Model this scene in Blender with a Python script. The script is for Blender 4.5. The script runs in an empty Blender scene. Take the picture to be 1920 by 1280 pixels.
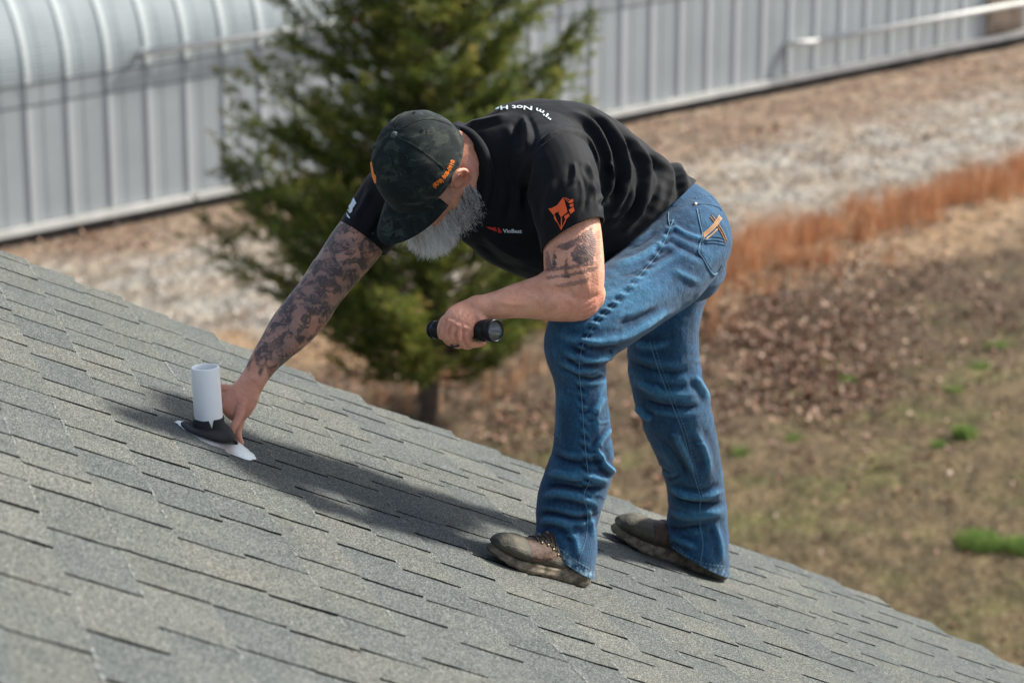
import bpy, bmesh, math, random
import numpy as np
from mathutils import Vector, Matrix, noise
from mathutils.bvhtree import BVHTree
random.seed(7); rng = np.random.default_rng(7)
sc = bpy.context.scene; COL = sc.collection
R_ = math.radians
# ------------------------------------------------------------------ camera
FPX = 4400.0; PITCH = R_(14.0); CAMZ = 8.0
cd = bpy.data.cameras.new('camera'); cam = bpy.data.objects.new('camera', cd); COL.objects.link(cam)
cd.sensor_width = 36.0; cd.lens = 36.0*FPX/1920; cd.clip_start = 0.05; cd.clip_end = 2000
cam.location = (0, 0, CAMZ); cam.rotation_euler = (math.pi/2-PITCH, 0, 0)
cd.dof.use_dof = True; cd.dof.focus_distance = 4.93; cd.dof.aperture_fstop = 4.2
sc.camera = cam
# ------------------------------------------------------------------ light
SUN_EL = R_(41); SUN_AZ = R_(24)            # towards the sun: right of frame and beyond it
sdir = Vector((math.cos(SUN_EL)*math.cos(SUN_AZ), math.cos(SUN_EL)*math.sin(SUN_AZ), math.sin(SUN_EL)))
w = bpy.data.worlds.new('World'); sc.world = w; w.use_nodes = True
nt = w.node_tree; bg = nt.nodes['Background']
sky = nt.nodes.new('ShaderNodeTexSky'); sky.sky_type = 'NISHITA'; sky.sun_disc = False
sky.sun_elevation = SUN_EL; sky.sun_rotation = math.pi/2-SUN_AZ; sky.dust_density = 2.0; sky.altitude = 200
hs = nt.nodes.new('ShaderNodeHueSaturation'); hs.inputs['Saturation'].default_value = .72; nt.links.new(sky.outputs[0], hs.inputs['Color']); nt.links.new(hs.outputs[0], bg.inputs[0]); bg.inputs[1].default_value = 0.108
sd = bpy.data.lights.new('sun', 'SUN'); sd.energy = 4.3; sd.angle = R_(6.5); sd.color = (1, .955, .88)
so = bpy.data.objects.new('sun', sd); COL.objects.link(so)
so.rotation_euler = (-sdir).to_track_quat('-Z', 'Y').to_euler()
sc.view_settings.view_transform = 'Standard'; sc.view_settings.look = 'None'
sc.view_settings.exposure = 0.96; sc.view_settings.gamma = 1.0
# ------------------------------------------------------------------ geometry of the view
cF = np.array([0, math.cos(PITCH), -math.sin(PITCH)]); cU = np.array([0, math.sin(PITCH), math.cos(PITCH)]); cR = np.array([1., 0, 0])
CAM = np.array([0, 0, CAMZ])
def ray(x, y): return cF+cR*(x-960)/FPX+cU*(640-y)/FPX
def P(x, y, d): return CAM+ray(x, y)*d
def topx(v):
    q = np.asarray(v)-CAM; d = q@cF
    return 960+FPX*(q@cR)/d, 640-FPX*(q@cU)/d, d
def nz(v): v = np.asarray(v, float); return v/np.linalg.norm(v)
# roof frame: rc runs along the courses, rs down the slope
ra = R_(17.4); rp = R_(24)
rc = np.array([-math.sin(ra), math.cos(ra), 0]); rs = np.array([math.cos(rp)*math.cos(ra), math.cos(rp)*math.sin(ra), -math.sin(rp)]); rn = np.cross(rs, rc)
RP0 = P(1090, 1112, 4.95)
def onroof(x, y, h=0.0):
    r = ray(x, y); t = ((RP0+rn*h-CAM)@rn)/(r@rn); return CAM+r*t
def roofpt(c, s, h=0.0): return RP0+rc*c+rs*s+rn*h
# ground: gently rising plane
GD = nz([.826, .564, 0]); GP = np.array([.564, -.826, 0])   # along the metal building, away from its wall
G0 = P(0, 430, 40.0)
_d = nz(ray(7200, -981)); GD3 = _d; GD = nz([_d[0], _d[1], 0]); GSL = _d[2]/math.hypot(_d[0], _d[1]); GP = np.array([GD[1], -GD[0], 0])
def gz(x, y): return G0[2]-.35+GSL*((x-G0[0])*GD[0]+(y-G0[1])*GD[1])
def onground(x, y):
    r = ray(x, y); n = np.array([-GSL*GD[0], -GSL*GD[1], 1.0]); p0 = np.array([G0[0], G0[1], gz(G0[0], G0[1])])
    return CAM+r*(((p0-CAM)@n)/(r@n))
def guv(p): q = np.asarray(p)-G0; return q[..., :2]@GD[:2], q[..., :2]@GP[:2]
# ------------------------------------------------------------------ helpers
def tag(o, label=None, cat=None, group=None, kind=None):
    if label: o['label'] = label
    if cat: o['category'] = cat
    if group: o['group'] = group
    if kind: o['kind'] = kind
    return o
def link(name, me, mat=None, parent=None):
    me.name = name; o = bpy.data.objects.new(name, me); COL.objects.link(o)
    if mat is not None:
        me.materials.clear()
        for m in (mat if isinstance(mat, (list, tuple)) else [mat]): me.materials.append(m)
    if parent is not None:
        o.parent = parent; o.matrix_parent_inverse = world_inv(parent)
    return o
def world_inv(p):
    m = Matrix.Translation(p.location) @ p.rotation_euler.to_matrix().to_4x4()
    q = p.parent
    if q is not None: m = m   # parents of parts sit at the identity inverse
    return m.inverted() if p.type == 'EMPTY' else Matrix.Identity(4)
def empty(name, loc):
    o = bpy.data.objects.new(name, None); COL.objects.link(o); o.location = Vector(loc); o.empty_display_size = .1; return o
def mesh(vs, fs, smooth=True):
    me = bpy.data.meshes.new('m'); me.from_pydata([tuple(map(float, v)) for v in vs], [], fs)
    if smooth: me.polygons.foreach_set('use_smooth', [True]*len(me.polygons))
    me.update(); return me
def fastmesh(V, F, smooth=False):   # V (n,3), F (m,k) numpy
    me = bpy.data.meshes.new('m'); V = np.asarray(V, np.float32); F = np.asarray(F, np.int32); m, k = F.shape
    me.vertices.add(len(V)); me.vertices.foreach_set('co', V.ravel())
    me.loops.add(m*k); me.loops.foreach_set('vertex_index', F.ravel())
    me.polygons.add(m); me.polygons.foreach_set('loop_start', np.arange(0, m*k, k, dtype=np.int32))
    me.update(calc_edges=True); me.validate()
    me.polygons.foreach_set('use_smooth', [bool(smooth)]*len(me.polygons))
    return me
def getco(me):
    a = np.empty(len(me.vertices)*3, np.float32); me.vertices.foreach_get('co', a); return a.reshape(-1, 3).astype(float)
def getno(me):
    a = np.empty(len(me.vertices)*3, np.float32); me.vertices.foreach_get('normal', a); return a.reshape(-1, 3).astype(float)
def setco(me, V): me.vertices.foreach_set('co', np.asarray(V, np.float32).ravel()); me.update()
def joinm(parts):   # parts: list of (V, F)
    V = []; F = []; n = 0
    for v, f in parts:
        V += [tuple(map(float, q)) for q in v]; F += [tuple(i+n for i in q) for q in f]; n += len(v)
    return V, F
def cr(pts, n):
    pts = np.asarray(pts, float); out = []
    q = np.vstack([2*pts[0]-pts[1], pts, 2*pts[-1]-pts[-2]])
    for i in range(len(pts)-1):
        for t in np.linspace(0, 1, n, endpoint=False):
            a, b, c, d = q[i:i+4]
            out.append(.5*((2*b)+(c-a)*t+(2*a-5*b+4*c-d)*t*t+(3*b-a-3*c+d)*t**3))
    out.append(pts[-1]); return np.array(out)
def ringloft(centers, e1s, e2s, caps=True, n=20, pw=2.0):
    V = []; F = []
    for c, a, b in zip(centers, e1s, e2s):
        for k in range(n):
            t = 2*math.pi*k/n; ct, st = math.cos(t), math.sin(t)
            if pw != 2.0: ct = math.copysign(abs(ct)**(2/pw), ct); st = math.copysign(abs(st)**(2/pw), st)
            V.append(c+a*ct+b*st)
    m = len(centers)
    for i in range(m-1):
        for k in range(n): F.append((i*n+k, i*n+(k+1) % n, (i+1)*n+(k+1) % n, (i+1)*n+k))
    if caps:
        V.append(centers[0]); F += [(len(V)-1, (k+1) % n, k) for k in range(n)]
        V.append(centers[-1]); b0 = (m-1)*n; F += [(len(V)-1, b0+k, b0+(k+1) % n) for k in range(n)]
    return V, F
def tube(pts, n=20, sub=6, round0=True, round1=True, pw=2.0):
    """pts: (px, py, depth, halfwidth px, depth radius in m or None for round)"""
    q = [(x, y, d, hw*d/FPX, (dr if dr else hw*d/FPX)) for x, y, d, hw, dr in pts]
    q = cr(q, sub); C = np.array([P(a[0], a[1], a[2]) for a in q]); r1 = q[:, 3]; r2 = q[:, 4]
    T = np.gradient(C, axis=0); E1 = []; E2 = []
    for c, t in zip(C, T):
        t = nz(t); v = nz(c-CAM); e1 = np.cross(t, v)
        e1 = nz(e1) if np.linalg.norm(e1) > .05 else nz(cR); E1.append(e1); E2.append(nz(np.cross(t, e1)))
    C = list(C); r1 = list(r1); r2 = list(r2)
    if round0:
        t = nz(C[0]-C[1]); r = min(r1[0], r2[0]); c0, a0, b0, u, v = C[0], r1[0], r2[0], E1[0], E2[0]
        for k in (.45, .8, .97): C.insert(0, c0+t*r*k); s = math.sqrt(1-k*k); r1.insert(0, a0*s); r2.insert(0, b0*s); E1.insert(0, u); E2.insert(0, v)
    if round1:
        t = nz(C[-1]-C[-2]); r = min(r1[-1], r2[-1]); c0, a0, b0, u, v = C[-1], r1[-1], r2[-1], E1[-1], E2[-1]
        for k in (.45, .8, .97): C.append(c0+t*r*k); s = math.sqrt(1-k*k); r1.append(a0*s); r2.append(b0*s); E1.append(u); E2.append(v)
    return ringloft(C, [e*r for e, r in zip(E1, r1)], [e*r for e, r in zip(E2, r2)], True, n, pw)
def wtube(pts, rad, n=8, sub=3, closed=False):
    """tube through world points, radius scalar or list"""
    rad = [rad]*len(pts) if np.isscalar(rad) else rad
    q = cr([(*p, r) for p, r in zip(pts, rad)], sub) if sub > 1 else np.array([(*p, r) for p, r in zip(pts, rad)])
    C = q[:, :3]; T = np.gradient(C, axis=0); up = None; E1 = []; E2 = []
    for t in T:
        t = nz(t)
        if up is None: up = nz(np.cross(t, [0.31, .2, .93])) if abs(t[2]) < .9 else nz(np.cross(t, [1, 0, 0]))
        up = nz(up-t*(up@t)); E1.append(up); E2.append(np.cross(t, up))
    return ringloft(list(C), [e*r for e, r in zip(E1, q[:, 3])], [e*r for e, r in zip(E2, q[:, 3])], True, n)
def ellipsoid(c, ax, n=16, m=10):
    ax = [np.asarray(a, float) for a in ax]; V = []; F = []
    for i in range(1, m):
        ph = math.pi*i/m
        for k in range(n):
            t = 2*math.pi*k/n; V.append(c+ax[0]*math.sin(ph)*math.cos(t)+ax[1]*math.sin(ph)*math.sin(t)+ax[2]*math.cos(ph))
    for i in range(m-2):
        for k in range(n): F.append((i*n+k, (i+1)*n+k, (i+1)*n+(k+1) % n, i*n+(k+1) % n))
    V.append(c+ax[2]); V.append(c-ax[2]); a = len(V)-2
    F += [(a, k, (k+1) % n) for k in range(n)]; b = (m-2)*n; F += [(a+1, b+(k+1) % n, b+k) for k in range(n)]
    return V, F
def evalmesh(o):
    dg = bpy.context.evaluated_depsgraph_get(); dg.update()
    me = bpy.data.meshes.new_from_object(o.evaluated_get(dg)); return me
def baked(me, mods):
    o = bpy.data.objects.new('tmp', me); COL.objects.link(o)
    for typ, kw in mods:
        m = o.modifiers.new('m', typ)
        for k, v in kw.items(): setattr(m, k, v)
    out = evalmesh(o); bpy.data.objects.remove(o); return out
def fuse(parts, vox, smooth=8, fac=.5):
    V, F = joinm(parts); me = mesh(V, F)
    bm = bmesh.new(); bm.from_mesh(me)
    bmesh.ops.recalc_face_normals(bm, faces=bm.faces); bm.to_mesh(me); bm.free()
    out = baked(me, [('REMESH', dict(mode='VOXEL', voxel_size=vox, use_smooth_shade=True)), ('SMOOTH', dict(iterations=smooth, factor=fac))])
    out.polygons.foreach_set('use_smooth', [True]*len(out.polygons)); out.update(); return out
def polydist(X, Y, pl):
    """distance in px from each point to the polyline and the parameter 0..1 along it"""
    pl = np.asarray(pl, float); best = np.full(len(X), 1e9); par = np.zeros(len(X)); sgn = np.zeros(len(X))
    seg = np.hypot(*np.diff(pl, axis=0).T); L = seg.sum(); s0 = 0
    for i in range(len(pl)-1):
        a, b = pl[i], pl[i+1]; ab = b-a; l2 = ab@ab
        t = np.clip(((X-a[0])*ab[0]+(Y-a[1])*ab[1])/l2, 0, 1)
        dx = X-a[0]-t*ab[0]; dy = Y-a[1]-t*ab[1]; d = np.hypot(dx, dy); m = d < best
        best[m] = d[m]; par[m] = ((s0+t*seg[i])/L)[m]; sgn[m] = np.sign(ab[0]*dy-ab[1]*dx)[m]; s0 += seg[i]
    return best, par, sgn
def foldit(me, folds, k_=1.0):
    """folds: (polyline px, width px, height mm); height < 0 is a crease. A ridge is flanked by shallow valleys."""
    V = getco(me); N = getno(me); X, Y, D = topx(V); H = np.zeros(len(V))
    for fo in folds:
        pl, wd, h = fo[:3]; pl = cr(pl, 5) if len(pl) > 2 else np.array(pl, float)
        dmx = fo[3] if len(fo) > 3 else None
        x0, y0 = pl.min(0)-wd*4; x1, y1 = pl.max(0)+wd*4
        m = (X > x0) & (X < x1) & (Y > y0) & (Y < y1)
        if dmx: m &= (D < dmx) if dmx > 0 else (D > -dmx)
        if not m.any(): continue
        d, t, s = polydist(X[m], Y[m], pl); taper = np.clip(np.minimum(t/.25, (1-t)/.3), 0, 1); taper = taper*taper*(3-2*taper)
        g = np.exp(-(d/wd)**1.35)-.45*np.exp(-((d-1.9*wd)/wd)**2)
        H[m] += h*.001*k_*g*taper
    V += N*H[:, None]; setco(me, V)
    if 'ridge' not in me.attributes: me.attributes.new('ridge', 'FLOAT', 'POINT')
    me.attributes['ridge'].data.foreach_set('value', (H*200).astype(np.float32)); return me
def bumpit(me, sc_, amp, oct_=2, seed=0.0):
    V = getco(me); N = getno(me)
    H = np.array([noise.fractal(Vector((v[0]*sc_+seed, v[1]*sc_, v[2]*sc_)), 1.0, 2.0, oct_) for v in V]); setco(me, V+N*(H*amp)[:, None]); return me
def cut(me, co, no, center, rad):
    """remove what lies beyond the plane, only within rad of center"""
    bm = bmesh.new(); bm.from_mesh(me); co = Vector(co); no = Vector(no); center = Vector(center)
    fs = [f for f in bm.faces if (f.calc_center_median()-center).length < rad]
    geom = set(fs)
    for f in fs: geom.update(f.verts); geom.update(f.edges)
    bmesh.ops.bisect_plane(bm, geom=list(geom), plane_co=co, plane_no=no, clear_outer=True)
    seen = set(); isl = []
    for v0 in bm.verts:
        if v0 in seen: continue
        st_ = [v0]; seen.add(v0); g = []
        while st_:
            v = st_.pop(); g.append(v)
            for e_ in v.link_edges:
                w_ = e_.other_vert(v)
                if w_ not in seen: seen.add(w_); st_.append(w_)
        isl.append(g)
    isl.sort(key=len); small = [v for g in isl[:-1] for v in g]
    if small: bmesh.ops.delete(bm, geom=small, context='VERTS')
    bm.to_mesh(me); bm.free(); me.update(); return me
def bvh(me):
    bm = bmesh.new(); bm.from_mesh(me); t = BVHTree.FromBMesh(bm); bm.free(); return t
def hit(tree, x, y, off=0.0):
    r = nz(ray(x, y)); loc, no, i, d = tree.ray_cast(Vector(CAM), Vector(r), 40)
    if loc is None: return None
    n = np.array(no); n = n if n@r < 0 else -n
    return np.array(loc)+n*off, n
def laid(tree, polys, off=.0012, step=3.0, th=.0012):
    """flat px polygons -> thin pieces lying on a surface"""
    bm = bmesh.new()
    for pl in polys:
        vs = [bm.verts.new((x, y, 0)) for x, y in pl]
        try: bm.faces.new(vs)
        except ValueError: pass
    bmesh.ops.triangulate(bm, faces=bm.faces)
    for _ in range(4):
        es = [e for e in bm.edges if e.calc_length() > step]
        if not es: break
        bmesh.ops.subdivide_edges(bm, edges=es, cuts=1); bmesh.ops.triangulate(bm, faces=bm.faces)
    last = None; bad = []
    for v in bm.verts:
        h = hit(tree, v.co.x, v.co.y, off)
        if h is None: bad.append(v); continue
        v.co = Vector(h[0])
    bmesh.ops.delete(bm, geom=bad, context='VERTS')
    bmesh.ops.recalc_face_normals(bm, faces=bm.faces)
    me = bpy.data.meshes.new('m'); bm.to_mesh(me); bm.free(); me.update()
    if len(me.polygons) and (getno(me)@cF).mean() > 0:
        me.flip_normals()
    return me
def strip(tree, pl, wpx, off=.0015, dash=None):
    """a thin raised ribbon along a px polyline"""
    q = cr(pl, 8); L = np.concatenate([[0], np.cumsum(np.hypot(*np.diff(q, axis=0).T))]); parts = []
    def at(s): return np.array([np.interp(s, L, q[:, 0]), np.interp(s, L, q[:, 1])])
    segs = [(0, L[-1])] if not dash else [(s, min(s+dash[0], L[-1])) for s in np.arange(0, L[-1], dash[0]+dash[1])]
    for s0, s1 in segs:
        pts = []
        for s in np.linspace(s0, s1, max(2, int((s1-s0)/3)+1)):
            h = hit(tree, *at(s), off)
            if h is not None: pts.append(h[0])
        if len(pts) > 1:
            ok = [pts[0]]
            for p_ in pts[1:]:
                if np.linalg.norm(p_-ok[-1]) > .05:
                    if len(ok) > 1: parts.append(wtube(ok, wpx*.00055, 5, 1))
                    ok = [p_]
                else: ok.append(p_)
            if len(ok) > 1: parts.append(wtube(ok, wpx*.00055, 5, 1))
    V, F = joinm(parts); return mesh(V, F)
def textpolys(txt, size, mapf, off_=.02):
    c = bpy.data.curves.new('t', 'FONT'); c.body = txt; c.size = size; c.resolution_u = 3; c.offset = off_*size
    o = bpy.data.objects.new('t', c); COL.objects.link(o); me = evalmesh(o); bpy.data.objects.remove(o)
    out = [[mapf(*me.vertices[i].co[:2]) for i in p.vertices] for p in me.polygons]; return out
# ------------------------------------------------------------------ materials
def mat(name, col=(.5, .5, .5), rough=.6, metal=0.0, sub=0.0, spec=.5, sheen=0.0, coat=0.0):
    m = bpy.data.materials.new(name); m.use_nodes = True; b = m.node_tree.nodes['Principled BSDF']
    b.inputs['Base Color'].default_value = (*col, 1); b.inputs['Roughness'].default_value = rough; b.inputs['Metallic'].default_value = metal
    b.inputs['Specular IOR Level'].default_value = spec; b.inputs['Subsurface Weight'].default_value = sub
    b.inputs['Subsurface Radius'].default_value = (.012, .005, .003); b.inputs['Subsurface Scale'].default_value = 1.0
    b.inputs['Sheen Weight'].default_value = sheen; b.inputs['Coat Weight'].default_value = coat
    return m
def fixn(me):
    bm = bmesh.new(); bm.from_mesh(me); bmesh.ops.remove_doubles(bm, verts=bm.verts, dist=1e-5); bmesh.ops.recalc_face_normals(bm, faces=bm.faces); bm.to_mesh(me); bm.free(); return me
class NB:
    def __init__(s, m): s.m = m; s.t = m.node_tree; s.b = s.t.nodes['Principled BSDF']; s._c = None
    def n(s, typ, **kw):
        x = s.t.nodes.new(typ)
        for k, v in kw.items():
            if isinstance(k, str) and hasattr(x, k) and k not in ('inputs',): setattr(x, k, v)
        return x
    def obj(s):
        if s._c is None: s._c = s.n('ShaderNodeTexCoord').outputs['Object']
        return s._c
    def L(s, a, b): s.t.links.new(a, b)
    def map(s, scale=(1, 1, 1), src=None, rot=(0, 0, 0)):
        x = s.n('ShaderNodeMapping'); x.inputs['Scale'].default_value = scale; x.inputs['Rotation'].default_value = rot; s.L(src or s.obj(), x.inputs[0]); return x.outputs[0]
    def noise(s, scale, detail=3, rough=.55, src=None, dist=0, out=0):
        x = s.n('ShaderNodeTexNoise'); x.inputs['Scale'].default_value = scale; x.inputs['Detail'].default_value = detail; x.inputs['Roughness'].default_value = rough
        x.inputs['Distortion'].default_value = dist; s.L(src or s.obj(), x.inputs['Vector']); return x.outputs[out]
    def vor(s, scale, src=None, feature='F1', out='Color'):
        x = s.n('ShaderNodeTexVoronoi'); x.feature = feature; x.inputs['Scale'].default_value = scale; s.L(src or s.obj(), x.inputs['Vector']); return x.outputs[out]
    def ramp(s, src, stops, const=False):
        x = s.n('ShaderNodeValToRGB'); cr_ = x.color_ramp
        if const: cr_.interpolation = 'CONSTANT'
        while len(cr_.elements) < len(stops): cr_.elements.new(.5)
        for e, (p_, c) in zip(cr_.elements, stops):
            e.position = p_; e.color = (*c, 1) if len(c) == 3 else c
        s.L(src, x.inputs[0]); return x.outputs[0]
    def mix(s, fac, a, b, mode='MIX'):
        x = s.n('ShaderNodeMix'); x.data_type = 'RGBA'; x.blend_type = mode
        for k, v in ((0, fac), (6, a), (7, b)):
            if isinstance(v, (int, float)): x.inputs[k].default_value = v if k == 0 else (v, v, v, 1)
            elif isinstance(v, tuple): x.inputs[k].default_value = (*v, 1)[:4]
            else: s.L(v, x.inputs[k])
        return x.outputs[2]
    def math(s, op, a, b=0.0, c=None):
        x = s.n('ShaderNodeMath'); x.operation = op
        for k, v in ((0, a), (1, b), (2, c)):
            if v is None: continue
            if isinstance(v, (int, float)): x.inputs[k].default_value = v
            else: s.L(v, x.inputs[k])
        return x.outputs[0]
    def attr(s, name, out='Fac'):
        x = s.n('ShaderNodeAttribute'); x.attribute_name = name; return x.outputs[out]
    def col(s, c): s.L(c, s.b.inputs['Base Color'])
    def bump(s, h, strength=.3, dist=.01):
        x = s.n('ShaderNodeBump'); x.inputs['Strength'].default_value = strength; x.inputs['Distance'].default_value = dist; s.L(h, x.inputs['Height']); s.L(x.outputs[0], s.b.inputs['Normal'])
def noisy(name, c1, c2, scale, rough=.8, detail=4, bump=0, bdist=.01, c3=None, **kw):
    m = mat(name, c1, rough, **kw); b = NB(m); n = b.noise(scale, detail)
    b.col(b.ramp(n, [(.35, c1), (.62, c2)] + ([(.8, c3)] if c3 else [])))
    if bump: b.bump(n, bump, bdist)
    return m
#@@SETTING
#@@PERSON
# ------------------------------------------------------------------ ground
def add_attr(me, name, vals):
    a = me.attributes.new(name, 'FLOAT', 'POINT'); a.data.foreach_set('value', np.asarray(vals, np.float32))
def band_noise(x, y, s): return noise.noise(Vector((x*s, y*s, 3.1)))
def make_ground():
    us = np.concatenate([np.linspace(-900, -40, 12), np.linspace(-35, 60, 200), np.linspace(70, 900, 12)])
    vs = np.concatenate([np.linspace(-900, -30, 12), np.linspace(-25, 45, 160), np.linspace(50, 700, 10)])
    U, Vv = np.meshgrid(us, vs); X = G0[0]+U*GD[0]+Vv*GP[0]; Y = G0[1]+U*GD[1]+Vv*GP[1]
    Z = np.array([gz(x, y) + (.05*noise.noise(Vector((x*.5, y*.5, 0)))+.02*noise.noise(Vector((x*2, y*2, 0)))) for x, y in zip(X.ravel(), Y.ravel())])
    far = np.clip((np.hypot(X-0, Y-30)-60)/300, 0, 1).ravel(); Z = Z*(1-far)+G0[2]*far
    V = np.stack([X.ravel(), Y.ravel(), Z], 1); n = len(us); F = []
    i = np.arange(len(vs)-1)[:, None]*n+np.arange(n-1)[None, :]; i = i.ravel()
    F = np.stack([i, i+n, i+n+1, i+1], 1)
    me = fastmesh(V, F, True); add_attr(me, 'gu', U.ravel()); add_attr(me, 'gv', Vv.ravel())
    m = mat('ground_soil', rough=1, spec=.1); b = NB(m)
    gv = b.attr('gv'); gu = b.attr('gu'); n1 = b.noise(.55, 4); n2 = b.noise(3.0, 5, .65); n3 = b.noise(14, 4, .7)
    v = b.math('ADD', gv, b.math('MULTIPLY', b.math('SUBTRACT', n1, .5), 4.5))
    v = b.math('ADD', v, b.math('MULTIPLY', b.math('SUBTRACT', n2, .5), 2.2))
    v = b.math('SUBTRACT', v, b.math('MULTIPLY', b.math('MAXIMUM', b.math('SUBTRACT', 8.0, gu), 0.0), -.26))
    soil = b.ramp(n3, [(.33, (.10, .075, .052)), (.5, (.215, .165, .118)), (.68, (.38, .30, .225))])
    litter = b.ramp(n3, [(.3, (.06, .04, .028)), (.5, (.17, .115, .08)), (.7, (.34, .25, .19))])
    gravel = b.ramp(n3, [(.3, (.14, .125, .10)), (.5, (.29, .27, .23)), (.7, (.48, .455, .41))])
    red = b.ramp(n3, [(.3, (.12, .075, .04)), (.6, (.30, .19, .10))])
    dark = b.ramp(n3, [(.3, (.028, .020, .013)), (.5, (.085, .060, .040)), (.72, (.24, .17, .11))])
    gr = b.ramp(n3, [(.3, (.045, .034, .019)), (.5, (.115, .086, .048)), (.7, (.25, .19, .115))])
    c = b.mix(b.ramp(b.math('DIVIDE', v, 20), [(.13, (0, 0, 0)), (.25, (1, 1, 1))]), litter, gravel)
    gpatch = b.ramp(b.noise(.9, 5, .65), [(.42, (0, 0, 0)), (.58, (1, 1, 1))])
    c = b.mix(b.math('MULTIPLY', gpatch, .8), c, soil)
    c = b.mix(b.ramp(b.math('DIVIDE', v, 20), [(.46, (0, 0, 0)), (.51, (.8, .8, .8))]), c, red)
    c = b.mix(b.ramp(b.math('DIVIDE', v, 20), [(.57, (0, 0, 0)), (.64, (1, 1, 1))]), c, dark)
    c = b.mix(b.ramp(b.math('DIVIDE', gv, 30), [(.50, (0, 0, 0)), (.60, (1, 1, 1))]), c, gr)
    moss = b.ramp(b.noise(.8, 5, .6), [(.50, (0, 0, 0)), (.68, (1, 1, 1))])
    c = b.mix(b.math('MULTIPLY', b.math('MULTIPLY', moss, .5), b.ramp(b.math('DIVIDE', gv, 30), [(.42, (0, 0, 0)), (.52, (1, 1, 1))])), c, (.10, .12, .035))
    c = b.mix(1.0, c, b.ramp(b.noise(1, 4, .65, b.map((4.5, 1.6, 2))), [(.32, (.55, .55, .55)), (.5, (.98,)*3), (.68, (1.4, 1.37, 1.3))]), 'MULTIPLY')
    b.col(c); b.bump(n3, .6, .05)
    return tag(link('ground', me, m), kind='structure')
make_ground()
def gpt(u, v): x = G0[0]+u*GD[0]+v*GP[0]; y = G0[1]+u*GD[1]+v*GP[1]; return np.array([x, y, gz(x, y)])
def leafmat(name, stops, attr='tint', rough=.6, trans=0.0):
    m = mat(name, rough=rough, spec=.35); b = NB(m); b.col(b.ramp(b.attr(attr), stops)); return m
def seen_ground(n, x0, x1, y0, y1):
    """random ground points, uniform over a patch of the view"""
    out = []
    while len(out) < n:
        x = rng.uniform(x0, x1); y = rng.uniform(y0, y1); out.append(onground(x, y))
    return np.array(out)
def scatter(cs, size, flat=.35, elong=1.6, lift=0.0):
    """curled little leaves: two triangles each with a fold"""
    n = len(cs); sz = rng.uniform(*size, n); az = rng.uniform(0, 2*np.pi, n); tl = rng.normal(0, flat, n); tl2 = rng.normal(0, flat, n)
    a = np.stack([np.cos(az)*np.cos(tl), np.sin(az)*np.cos(tl), np.sin(tl)], 1)
    c = np.stack([-np.sin(az)*np.cos(tl2), np.cos(az)*np.cos(tl2), np.sin(tl2)], 1)
    a *= sz[:, None]; c *= (sz/elong)[:, None]; up = np.zeros((n, 3)); up[:, 2] = sz*.35*rng.uniform(.2, 1, n)
    base = cs.copy(); base[:, 2] += np.abs(tl)*sz*.5+lift
    V = np.stack([base-a*.5, base+c*.5+up, base+a*.5, base-c*.5+up], 1).reshape(-1, 3)
    i = np.arange(n)[:, None]*4; F = np.concatenate([i+np.array([[0, 1, 2]]), i+np.array([[0, 2, 3]])], 0)
    return V, F
def leaves():
    C = []
    C.append(seen_ground(350, 1290, 1640, 430, 780)); 
    for cx, cy, sx, sy, n in ((1480, 640, 90, 55, 800), (1560, 560, 120, 60, 450), (1400, 560, 90, 60, 450), (1560, 700, 110, 45, 520), (1660, 480, 90, 40, 260), (1340, 620, 60, 60, 200),
                              (1850, 640, 50, 60, 130), (1500, 740, 100, 40, 260), (1400, 800, 90, 60, 120), (1730, 560, 90, 50, 150), (1660, 860, 160, 120, 150), (1200, 820, 80, 60, 180), (980, 800, 60, 50, 180), (760, 720, 110, 40, 260), (1600, 270, 260, 40, 500), (1300, 250, 120, 25, 220), (1800, 150, 100, 30, 200), (200, 450, 150, 18, 240), (650, 640, 120, 60, 200)):
        for _ in range(n):
            C.append(onground(rng.normal(cx, sx), max(rng.normal(cy, sy), 120+.0*cx))[None])
    C.append(seen_ground(80, 1250, 1980, 420, 1250)); C.append(seen_ground(60, 850, 1300, 740, 1000))
    C = np.concatenate(C); V, F = scatter(C, (.06, .125), .5, 1.5, .012)
    me = fastmesh(V, F); add_attr(me, 'tint', np.repeat(rng.uniform(0, 1, len(C)), 4))
    m = leafmat('dead_leaf', [(0, (.07, .028, .015)), (.3, (.16, .065, .035)), (.6, (.25, .125, .075)), (.9, (.38, .24, .15)), (1, (.52, .38, .27))], rough=.6)
    tag(link('fallen_leaves', me, m), 'dry brown oak leaves strewn over the bare ground', 'fallen leaves', kind='stuff')
leaves()
def blades(C, h, w_, lean, tint=None, bend=.4):
    n = len(C); hh = rng.uniform(*h, n); az = rng.uniform(0, 2*np.pi, n); ln = np.abs(rng.normal(0, lean, n)); ww = w_*rng.uniform(.6, 1.3, n)
    d = np.stack([np.cos(az)*np.sin(ln), np.sin(az)*np.sin(ln), np.cos(ln)], 1)
    d2 = np.stack([np.cos(az)*np.sin(ln+bend), np.sin(az)*np.sin(ln+bend), np.cos(ln+bend)], 1)
    s = np.stack([-np.sin(az+1), np.cos(az+1), np.zeros(n)], 1)*ww[:, None]*.5
    m1 = C+d*hh[:, None]*.55; t = m1+d2*hh[:, None]*.45
    V = np.stack([C-s, C+s, m1+s*.7, m1-s*.7, t], 1).reshape(-1, 3); i = np.arange(n)[:, None]*5
    F = np.concatenate([i+np.array([[0, 1, 2]]), i+np.array([[0, 2, 3]]), i+np.array([[3, 2, 4]])], 0)
    return V, F, np.repeat(rng.uniform(0, 1, n) if tint is None else tint, 5)
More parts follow.
